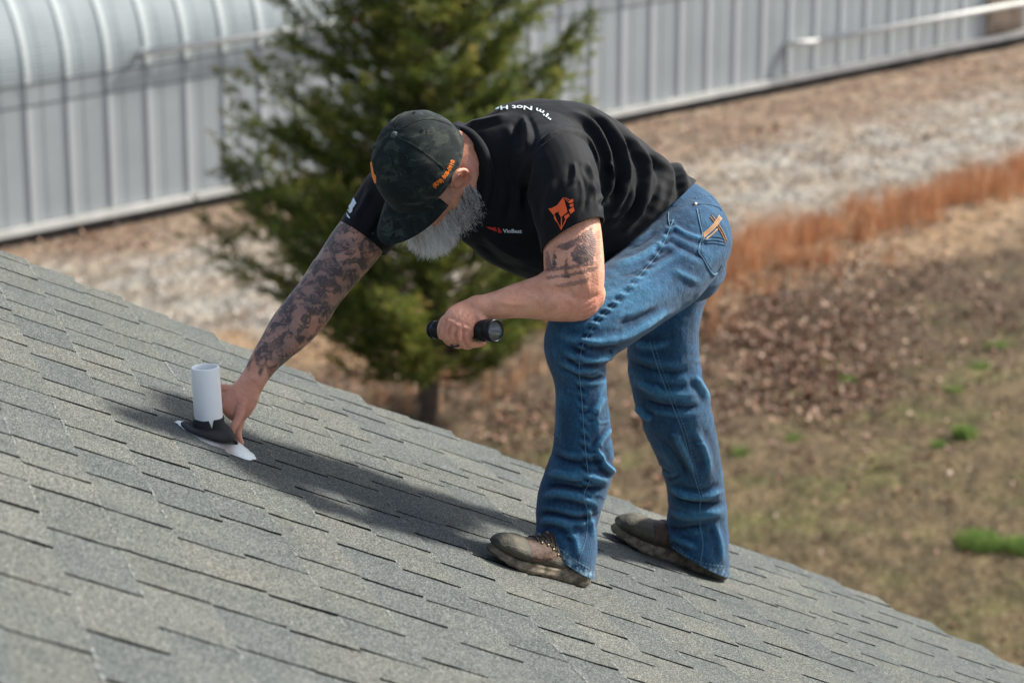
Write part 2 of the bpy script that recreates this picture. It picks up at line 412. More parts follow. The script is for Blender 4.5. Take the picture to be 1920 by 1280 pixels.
# dry lawn, thin and trodden
C = np.concatenate([seen_ground(26000, 1180, 1960, 560, 1290), seen_ground(3000, 860, 1240, 720, 1020), seen_ground(5000, 1300, 1960, 380, 620)])
V, F, t = blades(C, (.03, .09), .010, 1.0)
me = fastmesh(V, F); add_attr(me, 'tint', t)
tag(link('dry_grass', me, leafmat('dry_grass', [(0, (.045, .055, .018)), (.25, (.085, .066, .034)), (.6, (.18, .135, .075)), (1, (.38, .29, .175))])), 'short tan winter grass covering the yard', 'grass', kind='stuff')
# gravel stones along the drive
C = []
while len(C) < 9000:
    p_ = onground(rng.uniform(-20, 1960), rng.uniform(200, 660)); u_, v_ = guv(p_); v_ += 3*band_noise(p_[0], p_[1], .5)+max(0, 8-u_)*.26
    if 4.2 < v_ < 9.2 or (1.5 < v_ < 12 and rng.random() < .08): C.append(p_)
V, F = scatter(np.array(C), (.03, .085), .5, 1.2, .015); me = fastmesh(V, F); add_attr(me, 'tint', np.repeat(rng.uniform(0, 1, len(C)), 4))
tag(link('gravel', me, leafmat('gravel_stone', [(0, (.16, .135, .105)), (.5, (.36, .325, .275)), (1, (.66, .62, .55))], rough=.9)), 'pale crushed gravel beside the metal building', 'gravel', kind='stuff')
# broom sedge strip
C = []; H = []
k = 0
while len(C) < 1500:
    u_ = rng.uniform(3.2, 25); v_ = rng.normal(9.75+(.10*(12-u_) if u_ < 12 else -.05*(u_-12)), .45+.07*max(0, 12-u_))
    if noise.noise(Vector((u_*1.1, v_*1.3, 9))) < -.22: continue
    C.append(gpt(u_, v_))
for _ in range(30): C.append(gpt(rng.uniform(-1.5, 2.2), rng.normal(11.8, .7)))
C = np.array(C); reps = 17; CC = np.repeat(C, reps, 0)+rng.normal(0, .07, (len(C)*reps, 3))*[1, 1, 0]
V, F, t = blades(CC, (.15, .55), .010, .28, np.clip(np.repeat(rng.uniform(.1, .9, len(C)), reps)+rng.normal(0, .15, len(CC)), 0, 1), .25)
me = fastmesh(V, F); add_attr(me, 'tint', t)
tag(link('broom_sedge', me, leafmat('broom_sedge', [(0, (.30, .14, .065)), (.5, (.58, .28, .13)), (.8, (.68, .41, .22)), (1, (.60, .48, .32))], rough=.7)), 'band of orange broom sedge grass between gravel and yard', 'tall grass', kind='stuff')
# green clumps, each one a thing
def seethrough(m, k):
    tn = NB(m); tr = tn.n('ShaderNodeBsdfTranslucent'); mx = tn.n('ShaderNodeMixShader'); mx.inputs[0].default_value = k; tn.L(tn.b.inputs['Base Color'].links[0].from_socket, tr.inputs[0]); tn.L(tn.b.outputs[0], mx.inputs[1]); tn.L(tr.outputs[0], mx.inputs[2]); tn.L(mx.outputs[0], tn.t.nodes['Material Output'].inputs[0]); return m
gm = seethrough(leafmat('green_grass', [(0, (.07, .12, .03)), (.5, (.15, .25, .05)), (1, (.30, .38, .12))], rough=.5), .45)
tufts = [(1838, 1022, .20, 'green grass clump in the tan yard, the larger of the pair near the right edge'), (1914, 1032, .17, 'green grass clump cut by the right edge of the photo'), (1808, 818, .13, 'bright green grass tuft standing alone above the pair of clumps'),
         (1762, 836, .10, 'small faint green tuft just left of the bright one'), (1490, 826, .12, 'green tuft nearest the right leg of the man in jeans'), (1390, 852, .12, 'low green tuft right behind the rear jeans leg'),
         (1870, 650, .14, 'green patch in the leaf litter by the right edge'), (1840, 690, .14, 'green patch below the one by the right edge among leaves'), (1790, 735, .12, 'thin green patch below the brown leaf piles'), (1590, 715, .12, 'green patch within the pile of brown leaves')]
for x, y, r, lab in tufts:
    g = onground(x, y); n = int(900*(r/.15)**2) if r > .12 else 320
    rr = r*np.sqrt(rng.uniform(0, 1, n)); aa = rng.uniform(0, 6.28, n); C = np.stack([rr*np.cos(aa)*1.0, rr*np.sin(aa)*1.0, np.zeros(n)], 1)*.75
    faint = r < .13 or y < 760
    if faint: C = C[:150]
    C[:, :2] += rng.normal(0, r*.35, (len(C), 2)); V, F, t = blades(C, (.07, .20 if not faint else .12), .009, .45); me = fastmesh(V, F); add_attr(me, 'tint', t)
    o = link('grass_tuft', me, gm); o.location = Vector(g); tag(o, lab, 'grass tuft', 'green grass tufts in the tan yard')
# ------------------------------------------------------------------ metal building
def bpt(u, z, out=0.0):
    q = G0+GD3*u; return np.array([q[0]+GP[0]*out, q[1]+GP[1]*out, q[2]+z])
steel = mat('pale_steel', (.3, .3, .3), .5, .0, spec=.4); b = NB(steel)
n1 = b.noise(.7, 4); n2 = b.noise(1, 3, src=b.map((14, 14, .6)))
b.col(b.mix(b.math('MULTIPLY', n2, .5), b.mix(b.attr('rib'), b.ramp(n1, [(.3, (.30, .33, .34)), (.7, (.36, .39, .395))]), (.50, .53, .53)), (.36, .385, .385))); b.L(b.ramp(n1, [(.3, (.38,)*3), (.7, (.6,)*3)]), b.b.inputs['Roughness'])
steelroof = mat('galvanised_roof', (.3, .32, .33), .55, .0, spec=.4); b = NB(steelroof)
wv = b.n('ShaderNodeTexWave'); wv.bands_direction = 'X'; wv.inputs['Scale'].default_value = 4.6; b.L(b.attr('arc', 'Vector'), wv.inputs[0])
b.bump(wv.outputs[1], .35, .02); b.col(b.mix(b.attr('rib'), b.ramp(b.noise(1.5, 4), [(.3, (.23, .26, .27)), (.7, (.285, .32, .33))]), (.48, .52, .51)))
white = noisy('white_trim', (.55, .55, .52), (.68, .67, .63), 2.5, .5, 3)
building = empty('metal_building', bpt(8, 0)); tag(building, 'long grey ribbed steel building with curved eaves across the back', 'building')
HW = 2.38; RIB = None
us_ = []
for xx in (65, 141): 
    # where the wall plane meets this column of the picture
    r = ray(xx, 430-.196*xx); n_ = np.array([GP[0], GP[1], 0]); t_ = ((G0-CAM)@n_)/(r@n_); us_.append(guv(CAM+r*t_)[0])
RIB = us_[1]-us_[0]; U0 = us_[0]-20*RIB; U1 = 27.2
def ribprof():
    out = []; k = 0
    while U0+k*RIB < U1:
        u = U0+k*RIB
        out += [(u-.07, 0), (u-.055, .026), (u+.045, .026), (u+.06, -.007), (u+.24, -.007), (u+.27, 0)]
        k += 1
    return out
prof = ribprof()
def sheet(zs, name, m, pr=prof, extra=0.0, parent=building):
    """zs: (z, out, (nx) tilt) path up the wall; ribs stand out along the local normal"""
    V = []; arc = []; s = 0
    for i, (z, o_) in enumerate(zs):
        a = np.array(zs[max(i-1, 0)]); c = np.array(zs[min(i+1, len(zs)-1)]); t = nz(c-a); nrm = (-t[1], t[0])  # (dz, dout): outward normal
        if i: s += math.hypot(z-zs[i-1][0], o_-zs[i-1][1])
        for u, h in pr:
            hh = h+extra; V.append(bpt(u, z+nrm[0]*hh, o_+nrm[1]*hh)); arc.append(s)
    n = len(pr); i = (np.arange(len(zs)-1)[:, None]*n+np.arange(n-1)[None, :]).ravel(); F = np.stack([i, i+1, i+n+1, i+n], 1)
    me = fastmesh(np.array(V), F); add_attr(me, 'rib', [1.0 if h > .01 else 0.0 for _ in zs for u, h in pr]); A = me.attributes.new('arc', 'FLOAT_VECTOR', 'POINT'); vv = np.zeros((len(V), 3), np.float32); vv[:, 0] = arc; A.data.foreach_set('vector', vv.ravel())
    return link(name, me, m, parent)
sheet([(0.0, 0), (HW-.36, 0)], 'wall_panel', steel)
band = noisy('lap_band', (.28, .305, .315), (.34, .365, .37), 1.2, .5)
sheet([(HW-.36, .0), (HW, 0)], 'overlap_band', band, extra=-.004)
dkl = mat('lap_joint', (.10, .11, .11), .7)
for zz_ in (HW-.365, HW-.012): sheet([(zz_-.012, .006), (zz_+.012, .006)], 'lap_joint', dkl, extra=.002)
arcp = []
Rk = 1.95
for a in np.linspace(0, R_(62), 14): arcp.append((HW+Rk*math.sin(a), -Rk*(1-math.cos(a))))
e = arcp[-1]
for k in range(1, 8): arcp.append((e[0]+k*.47*.55, e[1]-k*.88*.55))
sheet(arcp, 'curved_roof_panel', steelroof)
back = arcp[-1]
def boxm(p0, ax, ay, az):
    p0 = np.asarray(p0, float); V = [p0+ax*i+ay*j+az*k for k in (0, 1) for j in (0, 1) for i in (0, 1)]
    return V, [(0, 2, 3, 1), (4, 5, 7, 6), (0, 1, 5, 4), (2, 6, 7, 3), (0, 4, 6, 2), (1, 3, 7, 5)]
def bbox(u0, u1, z0, z1, o0, o1):
    a = bpt(u0, z0, o0); return boxm(a, bpt(u1, z0, o0)-a, bpt(u0, z0, o1)-a, np.array([0, 0, z1-z0]))
V, F = joinm([bbox(U0, U1, -.15, -.02, .0, .09)]); link('base_trim', mesh(V, F, False), white, building)
dk = noisy('foundation_shade', (.03, .028, .026), (.08, .07, .06), 3, .9)  # near-black colour paints in the shadow below the base trim
V, F = joinm([bbox(U0, U1, -.75, -.152, -.25, -.02)]); link('foundation', mesh(V, F, False), dk, building)
V, F = joinm([bbox(U0, U1, .0, back[0], back[1]-.3, back[1]-.1)]); link('rear_wall', mesh(V, F, False), steel, building)
for uu, nm in ((U1, 'end_wall'),):
    pts = [(0, 0)]+[(z, o_) for z, o_ in [(HW, 0)]+arcp]+[(0, back[1])]
    Vv = [bpt(uu, z, o_) for z, o_ in pts]; Vv += [bpt(uu+.08, z, o_) for z, o_ in pts]; n = len(pts)
    Ff = [tuple(range(n)), tuple(range(2*n-1, n-1, -1))]+[(i, i+n, (i+1) % n+n, (i+1) % n) for i in range(n)]
    link(nm, mesh(Vv, Ff, False), steel, building)
def wallu(x, y, out=0.0):
    r = ray(x, y); n_ = np.array([GP[0], GP[1], 0]); t_ = ((G0-CAM)@n_+out)/(r@n_); q = CAM+r*t_; u = (q-G0)[:2]@GD[:2]
    sl = GD3[2]/math.hypot(GD3[0], GD3[1]); return u*math.hypot(1, sl), q[2]-G0[2]-u*sl
# white service pipes standing off the wall
uA, zA = wallu(272, 99, .14); uB, zB = wallu(900, 12, .14)
V, F = joinm([wtube([bpt(uA, zA, .14), bpt(uB, zA, .14)], .045, 10, 1), wtube([bpt(uA, zA, .0), bpt(uA, zA, .15)], .05, 10, 1)])
p1 = link('service_pipe', mesh(V, F), white, building); p1['label'] = 'thin white pipe along the curved eave'
V, F = joinm([wtube([bpt(uA+4.3, zA, .14), bpt(uA+4.45, zA, .14)], .055, 10, 1)]); link('pipe_clamp', mesh(V, F), mat('faded_red', (.5, .16, .13), .6), p1)
uA, zA = wallu(1530, 78, .30); 
V, F = joinm([wtube([bpt(uA, zA, .30), bpt(U1+.4, zA, .30)], .062, 12, 1), wtube([bpt(uA-.03, zA, .31), bpt(uA-.62, zA, .02)], .062, 12, 1)])
p2 = link('service_pipe', mesh(V, F), white, building); p2['label'] = 'thick white pipe with elbow low on the wall at right'
V, F = joinm([ellipsoid(bpt(uA, zA, .30), [cR*.08, cF*.08, cU*.08])]); link('pipe_elbow', mesh(V, F), white, p2)
V, F = joinm([wtube([bpt(uA-.66, z, .07) for z in (zA, 0)], .018, 6, 1)]); link('conduit', mesh(V, F), mat('grey_conduit', (.2, .21, .22), .5), building)
u_, z_ = wallu(1872, 45)
V, F = joinm([bbox(u_-.45, u_+.75, .02, 1.1, .05, .09)]); link('vent_hatch', mesh(V, F, False), noisy('rusty_brown', (.10, .075, .055), (.20, .15, .11), 3, .8), building)
# ------------------------------------------------------------------ cedar
def cedar():
    base = onground(802, 785); T = empty('cedar_tree', base); tag(T, 'bushy dark green cedar tree between the roof and the metal building', 'tree')
    H = 9.6; trunk = []
    tp = [base+np.array([.05*math.sin(h*1.1), .04*math.cos(h), h-.15]) for h in np.linspace(0, H*.92, 10)]
    bark = noisy('cedar_bark', (.035, .022, .015), (.11, .075, .055), 18, .95, 5, .5, .02)
    parts = [wtube(tp, list(np.linspace(.13, .02, 10)), 12, 3)]
    tw = []; foli = []; tint = []
    nb = 520
    for i in range(nb):
        h = .55+(H-.7)*((i+.5)/nb)**1.05; az = i*2.39996+rng.normal(0, .3); q = h/H
        rad = 2.45*(min(1, (h+1.1)/2.3))**.9*(1-max(0, q-.22)/.80)**.95*rng.uniform(.5, 1.15)
        if rng.random() < .12: rad *= 1.15
        rad = min(rad*(1.0 if q < .3 else .93), 2.6 if q < .3 else 2.05)*(1-.07*math.cos(az))*(rng.uniform(.75, 1.2) if q > .3 else 1)
        p0 = base+np.array([0, 0, h]); d = np.array([math.cos(az), math.sin(az), 0]); rise = rad*(.34+.85*q)*rng.uniform(.6, 1.3)
        pts = [p0+d*rad*t+np.array([0, 0, rise*t**1.6-(.12 if q < .25 else 0)*math.sin(t*3)]) for t in np.linspace(0, 1, 6)]
        for j in range(1, 5): pts[j] = pts[j]+rng.normal(0, .03, 3)
        tw.append(wtube(pts, list(np.linspace(.028*(1-q*.5), .005, 6)), 5, 1))
        # side sprays
        pp = np.array(pts); bt = rng.uniform(0, 1); ns = int(13*rad/1.3)+5
        for s in range(ns):
            t = rng.uniform(.22, 1.0)**.8; a = np.array([np.interp(t, np.linspace(0, 1, 6), pp[:, k]) for k in range(3)])
            sd_ = nz(d*rng.uniform(.2, 1)+np.array([-d[1], d[0], 0])*rng.normal(0, .8)+np.array([0, 0, rng.uniform(-.05, .9)]))
            L = rng.uniform(.16, .42)*(.6+.5*rad/2); e2 = a+sd_*L; m = int(40*L/.3)
            ts = rng.uniform(0, 1, m); c = a+(e2-a)*ts[:, None]+rng.normal(0, .034, (m, 3))*(1.25-ts[:, None]*.9)
            foli.append(np.concatenate([c, np.tile(sd_, (m, 1))], 1)); tint.append(np.clip(bt*.35+rng.uniform(0, .35)+.28*ts*t+rng.normal(0, .12, m), 0, 1))
    # upright tip
    A = np.concatenate(foli); t = np.concatenate(tint); c = A[:, :3]; dr = A[:, 3:]; n = len(c)
    dv = dr+rng.normal(0, .55, (n, 3)); dv /= np.linalg.norm(dv, axis=1)[:, None]; sv = np.cross(dv, rng.normal(0, 1, (n, 3))); sv /= np.linalg.norm(sv, axis=1)[:, None]
    L = rng.uniform(.03, .075, n)[:, None]; W = rng.uniform(.006, .013, n)[:, None]
    V = np.stack([c-sv*W, c+sv*W, c+dv*L+sv*W*.4, c+dv*L*1.05-sv*W*.3], 1).reshape(-1, 3)-base; F = np.arange(n*4).reshape(-1, 4)
    me = fastmesh(V, F); add_attr(me, 'tint', np.repeat(t, 4))
    fm = leafmat('cedar_foliage', [(0, (.020, .034, .008)), (.35, (.080, .115, .018)), (.7, (.22, .24, .040)), (.9, (.38, .31, .08)), (1, (.44, .28, .12))], rough=.6)
    tn = NB(fm); tr = tn.n('ShaderNodeBsdfTranslucent'); mx = tn.n('ShaderNodeMixShader'); mx.inputs[0].default_value = .42; tn.L(tn.b.inputs['Base Color'].links[0].from_socket, tr.inputs[0]); tn.L(tn.b.outputs[0], mx.inputs[1]); tn.L(tr.outputs[0], mx.inputs[2]); tn.L(mx.outputs[0], tn.t.nodes['Material Output'].inputs[0])
    o = link('crown', me, fm); o.parent = T
    V, F = joinm(parts); V = [np.array(v)-base for v in V]; o = link('trunk', mesh(V, F), bark); o.parent = T
    V, F = joinm(tw); V = [np.array(v)-base for v in V]; o2 = link('branches', mesh(V, F), bark); o2.parent = o
cedar()
# ------------------------------------------------------------------ house with shingle roof
C0 = -1.304; CW = .1287
es = np.array([-2.8, -1.115, -.91, -.762, -.605, -.476, -.328, -.197, -.115, .046, .271, .575, .925, 1.247, 1.398, 1.723, 2.6]); ec = np.array([2.15, 1.708, 1.68, 1.62, 1.60, 1.56, 1.51, 1.43, 1.385, 1.38, 1.33, 1.26, 1.20, 1.21, 1.13, .90, .5])
def edge(s): return float(np.interp(s, es, ec))
S_TOP = C0-CW*9; S_END = C0+CW*31; C_MIN = -4.0
house = empty('house', roofpt(0, 0, -.3)); tag(house, 'house under a weathered grey shingle roof, the man standing on it', 'house')
def shingles():
    V = []; F = []; tab = []; edg = []; sc_ = []
    def quadgrid(c0, c1, s0, s1, h0, h1, tb, last):
        # a slightly wavy slab with sides
        n = 5; m = 3; base = len(V); wob = rng.normal(0, .0012, (2, n+1)); wob[:, 0] = 0; lift = rng.uniform(0, .0022)
        sk = -.010*(1 if True else 0)
        for i in range(n+1):
            t = i/n; s = s0+(s1-s0)*t
            for j in range(m+1):
                u = j/m; c = c0+(c1-c0)*u+wob[0, i]*(1-u)+wob[1, i]*u+sk*t*(0 if (last and j == m) else 1)
                h = h0+(h1-h0)*t+lift*t*t+.0012*math.sin(c*9+s*5)
                V.append(roofpt(c, s, h)); tab.append(tb); edg.append(t)
        for i in range(n):
            for j in range(m):
                a = base+i*(m+1)+j; F.append((a, a+m+1, a+m+2, a+1))
        # skirts
        def sk_(idx):
            b0 = len(V)
            m_ = len(idx)
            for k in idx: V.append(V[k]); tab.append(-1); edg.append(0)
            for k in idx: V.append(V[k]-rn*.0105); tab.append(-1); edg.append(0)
            for q in range(m_-1): F.append((b0+q, b0+q+1, b0+m_+q+1, b0+m_+q))
        sk_([base+i*(m+1) for i in range(n, -1, -1)]); sk_([base+i*(m+1)+m for i in range(n+1)])
        sk_([base+n*(m+1)+j for j in range(m, -1, -1)])
    k = 0; s = S_TOP
    while s < S_END-.01:
        s1 = s+CW; c = C_MIN+rng.uniform(0, .2); ce = edge(s+CW/2)+rng.uniform(-.012, .012)
        while c < ce:
            wd = rng.choice([.145, .17, .19, .21, .24])+rng.normal(0, .008); c1 = min(c+wd, ce); last = c1 >= ce
            if ce-c1 < .06: c1 = ce; last = True
            gap = rng.choice([.009, .011, .014]); short = 0
            quadgrid(c+gap/2, c1-(0 if last else gap/2), s-.012, s1-short, .0065, .0095, rng.uniform(0, 1), last)
            c = c1
            if last: break
        # pale worn granules along the butt edge
        cc = C_MIN
        while cc < ce-.01:
            if noise.noise(Vector((cc*2.3, s1*7, 5))) > .05 and rng.random() < .5:
                for _ in range(rng.integers(1, 4)):
                    w_ = rng.uniform(.0008, .0018); l_ = rng.uniform(.003, .012); c_ = cc+rng.uniform(0, .02); s_ = s1-rng.uniform(.0, .005); b0 = len(V)
                    for dc, ds in ((0, 0), (l_, 0), (l_, w_), (0, w_)): V.append(roofpt(c_+dc, s_+ds-w_, .0130)); tab.append(2); edg.append(1)
                    F.append((b0, b0+1, b0+2, b0+3))
            cc += .016
        s = s1; k += 1
    V_ = np.array(V); me = fastmesh(V_, np.array(F)); add_attr(me, 'tab', tab); add_attr(me, 'edg', edg)
    m = mat('shingle', rough=.95, spec=.15); b = NB(m)
    g1 = b.vor(560); g2 = b.noise(260, 3, .7); g3 = b.noise(7, 4, .6); g4 = b.noise(1.6, 3)
    v1 = b.n('ShaderNodeSeparateColor'); b.L(g1, v1.inputs[0])
    gran = b.ramp(v1.outputs[0], [(0, (.035, .038, .038)), (.30, (.11, .115, .112)), (.62, (.20, .205, .195)), (.86, (.30, .30, .275)), (1, (.52, .51, .48))])
    grain2 = b.ramp(g2, [(.25, (.45,)*3), (.5, (1.0,)*3), (.78, (1.35,)*3)])
    c = b.mix(1.0, gran, grain2, 'MULTIPLY')
    tb = b.attr('tab'); tone = b.ramp(tb, [(0, (.47, .51, .545)), (.35, (.525, .56, .58)), (.7, (.56, .575, .575)), (1, (.62, .635, .63))]); c = b.mix(1.0, c, tone, 'MULTIPLY')
    c = b.mix(1.0, c, b.ramp(g3, [(.3, (.84, .86, .87)), (.55, (1, 1, .98)), (.75, (1.1, 1.06, 1.0))]), 'MULTIPLY')
    c = b.mix(1.0, c, b.ramp(g4, [(.3, (.98, .98, .96)), (.7, (1.1, 1.08, 1.02))]), 'MULTIPLY')
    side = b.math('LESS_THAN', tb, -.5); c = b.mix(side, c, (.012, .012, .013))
    sc2 = b.math('GREATER_THAN', tb, 1.5); c = b.mix(sc2, c, (.30, .31, .31))
    b.col(c); b.bump(b.math('ADD', g2, b.math('MULTIPLY', v1.outputs[1], .6)), .45, .0025)
    return link('shingle_roof', me, m, house)
shingles()
felt = mat('asphalt_felt', (.012, .012, .013), 1, spec=.05)
def slab(h0, h1, inset, m, name, top=S_TOP-.01, end=S_END-.02):
    ss = np.linspace(top, end, 60); out = []
    A = [(C_MIN-.2, s) for s in ss]; B = [(edge(s)-inset, s) for s in ss]; V = []; n = len(ss)
    for h in (h0, h1):
        V += [roofpt(c, s, h) for c, s in A]+[roofpt(c, s, h) for c, s in B]
    F = []
    for i in range(n-1):
        F += [(i, i+1, n+i+1, n+i), (2*n+i, 3*n+i, 3*n+i+1, 2*n+i+1), (n+i, n+i+1, 3*n+i+1, 3*n+i), (i, 2*n+i, 2*n+i+1, i+1)]
    F += [(0, n, 3*n, 2*n), (n-1, 3*n-1, 4*n-1, 2*n-1)]
    return link(name, mesh(V, F, False), m, house)
slab(-.0005, -.006, .006, felt, 'underlayment'); slab(-.0065, -.024, .02, noisy('osb_deck', (.22, .15, .08), (.35, .25, .15), 8, .8), 'roof_deck')
# rear slope beyond the ridge, rake board and wall below the rake
V, F = joinm([boxm(roofpt(C_MIN-.2, S_TOP-.012, -.02), rc*(edge(S_TOP)-C_MIN+.15), -rs*np.array([1, 1, 0])*4+np.array([0, 0, 1])*rs[2]*4, rn*.02)]); link('rear_slope', mesh(V, F, False), felt, house)
sid = noisy('siding', (.55, .53, .48), (.62, .60, .55), 4, .7)
ss = np.linspace(S_TOP, S_END-.1, 40); V = []; F = []
for s in ss: p_ = roofpt(edge(s)-.10, s, -.03); V += [p_, np.array([p_[0], p_[1], -1.0])]
for s in ss: p_ = roofpt(edge(s)-.22, s, -.03); V += [p_, np.array([p_[0], p_[1], -1.0])]
n = len(ss)
for i in range(n-1): F += [(2*i, 2*i+1, 2*i+3, 2*i+2), (2*n+2*i, 2*n+2*i+2, 2*n+2*i+3, 2*n+2*i+1)]
link('gable_wall', mesh(V, F, False), sid, house)
V = []; F = []
for s in ss:
    for dc, h in ((-.02, -.026), (-.02, -.15), (-.05, -.15), (-.05, -.026)): V.append(roofpt(edge(s)+dc, s, h))
for i in range(n-1):
    for k in range(4): F.append((4*i+k, 4*i+(k+1) % 4, 4*i+4+(k+1) % 4, 4*i+4+k))
link('rake_board', mesh(V, F, False), white, house)
p_ = roofpt(C_MIN, S_END-.2, -.03); q_ = roofpt(edge(S_END-.2)-.12, S_END-.2, -.03)
V, F = joinm([boxm(np.array([p_[0], p_[1], -1.0]), np.array([q_[0]-p_[0], q_[1]-p_[1], 0]), np.array([-.1, -.03, 0]), np.array([0, 0, p_[2]+1.0-.1]))]); link('eave_wall', mesh(V, F, False), sid, house)
# ------------------------------------------------------------------ vent pipe
def lathe(center, ax, prof, n=48, e1=None, squash=(1, 1), slot=None):
    ax = nz(ax); e1 = nz(np.cross(ax, [0, 1, .2])) if e1 is None else nz(e1-ax*(e1@ax)); e2 = np.cross(ax, e1); V = []; F = []
    for r, z in prof:
        for k in range(n): t = 2*math.pi*k/n; V.append(center+ax*z+e1*r*math.cos(t)*squash[0]+e2*r*math.sin(t)*squash[1])
    for i in range(len(prof)-1):
        for k in range(n): F.append((i*n+k, i*n+(k+1) % n, (i+1)*n+(k+1) % n, (i+1)*n+k))
    return V, F
PB = onroof(394, 823); PD = topx(PB)[2]; Z = np.array([0, 0, 1.]); PR = 26.5*PD/FPX
tiltv = nz(Z-cR*.035)
# height so that the rim sits where the photo has it
PH = (823-685)*PD/FPX/math.cos(PITCH)*.985
vent = empty('vent_pipe', PB); tag(vent, 'white plastic vent pipe with black rubber boot sticking out of the shingles', 'vent pipe')
pvc = mat('white_pvc', (.8, .8, .8), .38, spec=.5); b = NB(pvc); b.col(b.ramp(b.noise(9, 4), [(.35, (.84, .85, .83)), (.7, (.90, .91, .89))]))
V, F = lathe(PB, tiltv, [(PR, -.05), (PR, PH-.0015), (PR-.001, PH), (PR-.0045, PH), (PR-.005, PH-.002), (PR-.005, .0)], 56); link('pipe', mesh(V, F), pvc, vent)
rub = noisy('black_rubber', (.008, .008, .009), (.018, .018, .019), 40, .8, 3, .15, .002)
def collar():
    n = 96; V = []; F = []; e1 = nz(cR-tiltv*(cR@tiltv)); e2 = np.cross(tiltv, e1); f1 = nz(rs+Z*.14); f2 = rc
    prof_ = [(0, PR+.0022, .036), (.0, PR+.003, .022), (.12, PR+.004, .016), (.38, PR+.010, .014), (.72, PR+.020, .006), (1, PR+.029, -.003), (1, PR+.027, -.010)]
    base = PB-rs*.014-rc*.010+rn*.022
    for bl, r, z in prof_:
        for k in range(n):
            t = 2*math.pi*k/n; zz = z
            # a torn notch in the lip on the side of the viewer
            ang = (t-math.radians(-72)+math.pi) % (2*math.pi)-math.pi
            if abs(ang) < .16 and z > .02: zz = z-(.020 if z > .03 else .008)*(1-abs(ang)/.16)
            if z > .03: zz += .0007*math.sin(t*5+1)
            up_ = PB+tiltv*(zz+.012)+e1*r*math.cos(t)+e2*r*math.sin(t)
            lo = base+rn*z+f1*r*1.0*math.cos(t)+f2*r*1.06*math.sin(t)
            V.append(up_*(1-bl)+lo*bl)
    for i in range(len(prof_)-1):
        for k in range(n): F.append((i*n+k, i*n+(k+1) % n, (i+1)*n+(k+1) % n, (i+1)*n+k))
    me = mesh(V, F); o = baked(me, [('SOLIDIFY', dict(thickness=.0015, offset=1))]); link('rubber_collar', o, rub, vent)
collar()
alu = mat('aluminium', (.55, .56, .56), .36, .85); b = NB(alu); b.L(b.ramp(b.noise(30, 3), [(.3, (.25,)*3), (.7, (.45,)*3)]), b.b.inputs['Roughness'])

def flashing():
    ang = np.array([-180, -135, -112, -90, -68, -45, -20, 0, 45, 90, 135, 180.])   # 0 = down the slope, -90 = towards the near eave
    rad = np.array([.080, .082, .100, .114, .134, .114, .084, .070, .062, .066, .075, .088])
    V = []; F = []; n = 72; lv = ((0, .013), (.12, .013), (.35, .0125), (.6, .0115), (.85, .0098), (1, .0086))
    for f_, h in lv:
        for k in range(n):
            t = -180+360*k/n; r = np.interp(t, ang, rad); r0 = .054; rr = r0+(r-r0)*f_+(.0015*math.sin(k*1.7) if f_ == 1 else 0)
            V.append(PB+rs*.004+rs*math.cos(R_(t))*rr+rc*math.sin(R_(t))*rr+rn*h)
    for i in range(len(lv)-1):
        for k in range(n): F.append((i*n+k, (i+1)*n+k, (i+1)*n+(k+1) % n, i*n+(k+1) % n))
    link('flashing', mesh(V, F), alu, vent)
flashing()
# ------------------------------------------------------------------ the man
person = empty('person', (onroof(1090, 1100)+onroof(1260, 1080))/2)
tag(person, 'tattooed bearded man in black t-shirt, jeans and cap bending down to the vent pipe', 'person')
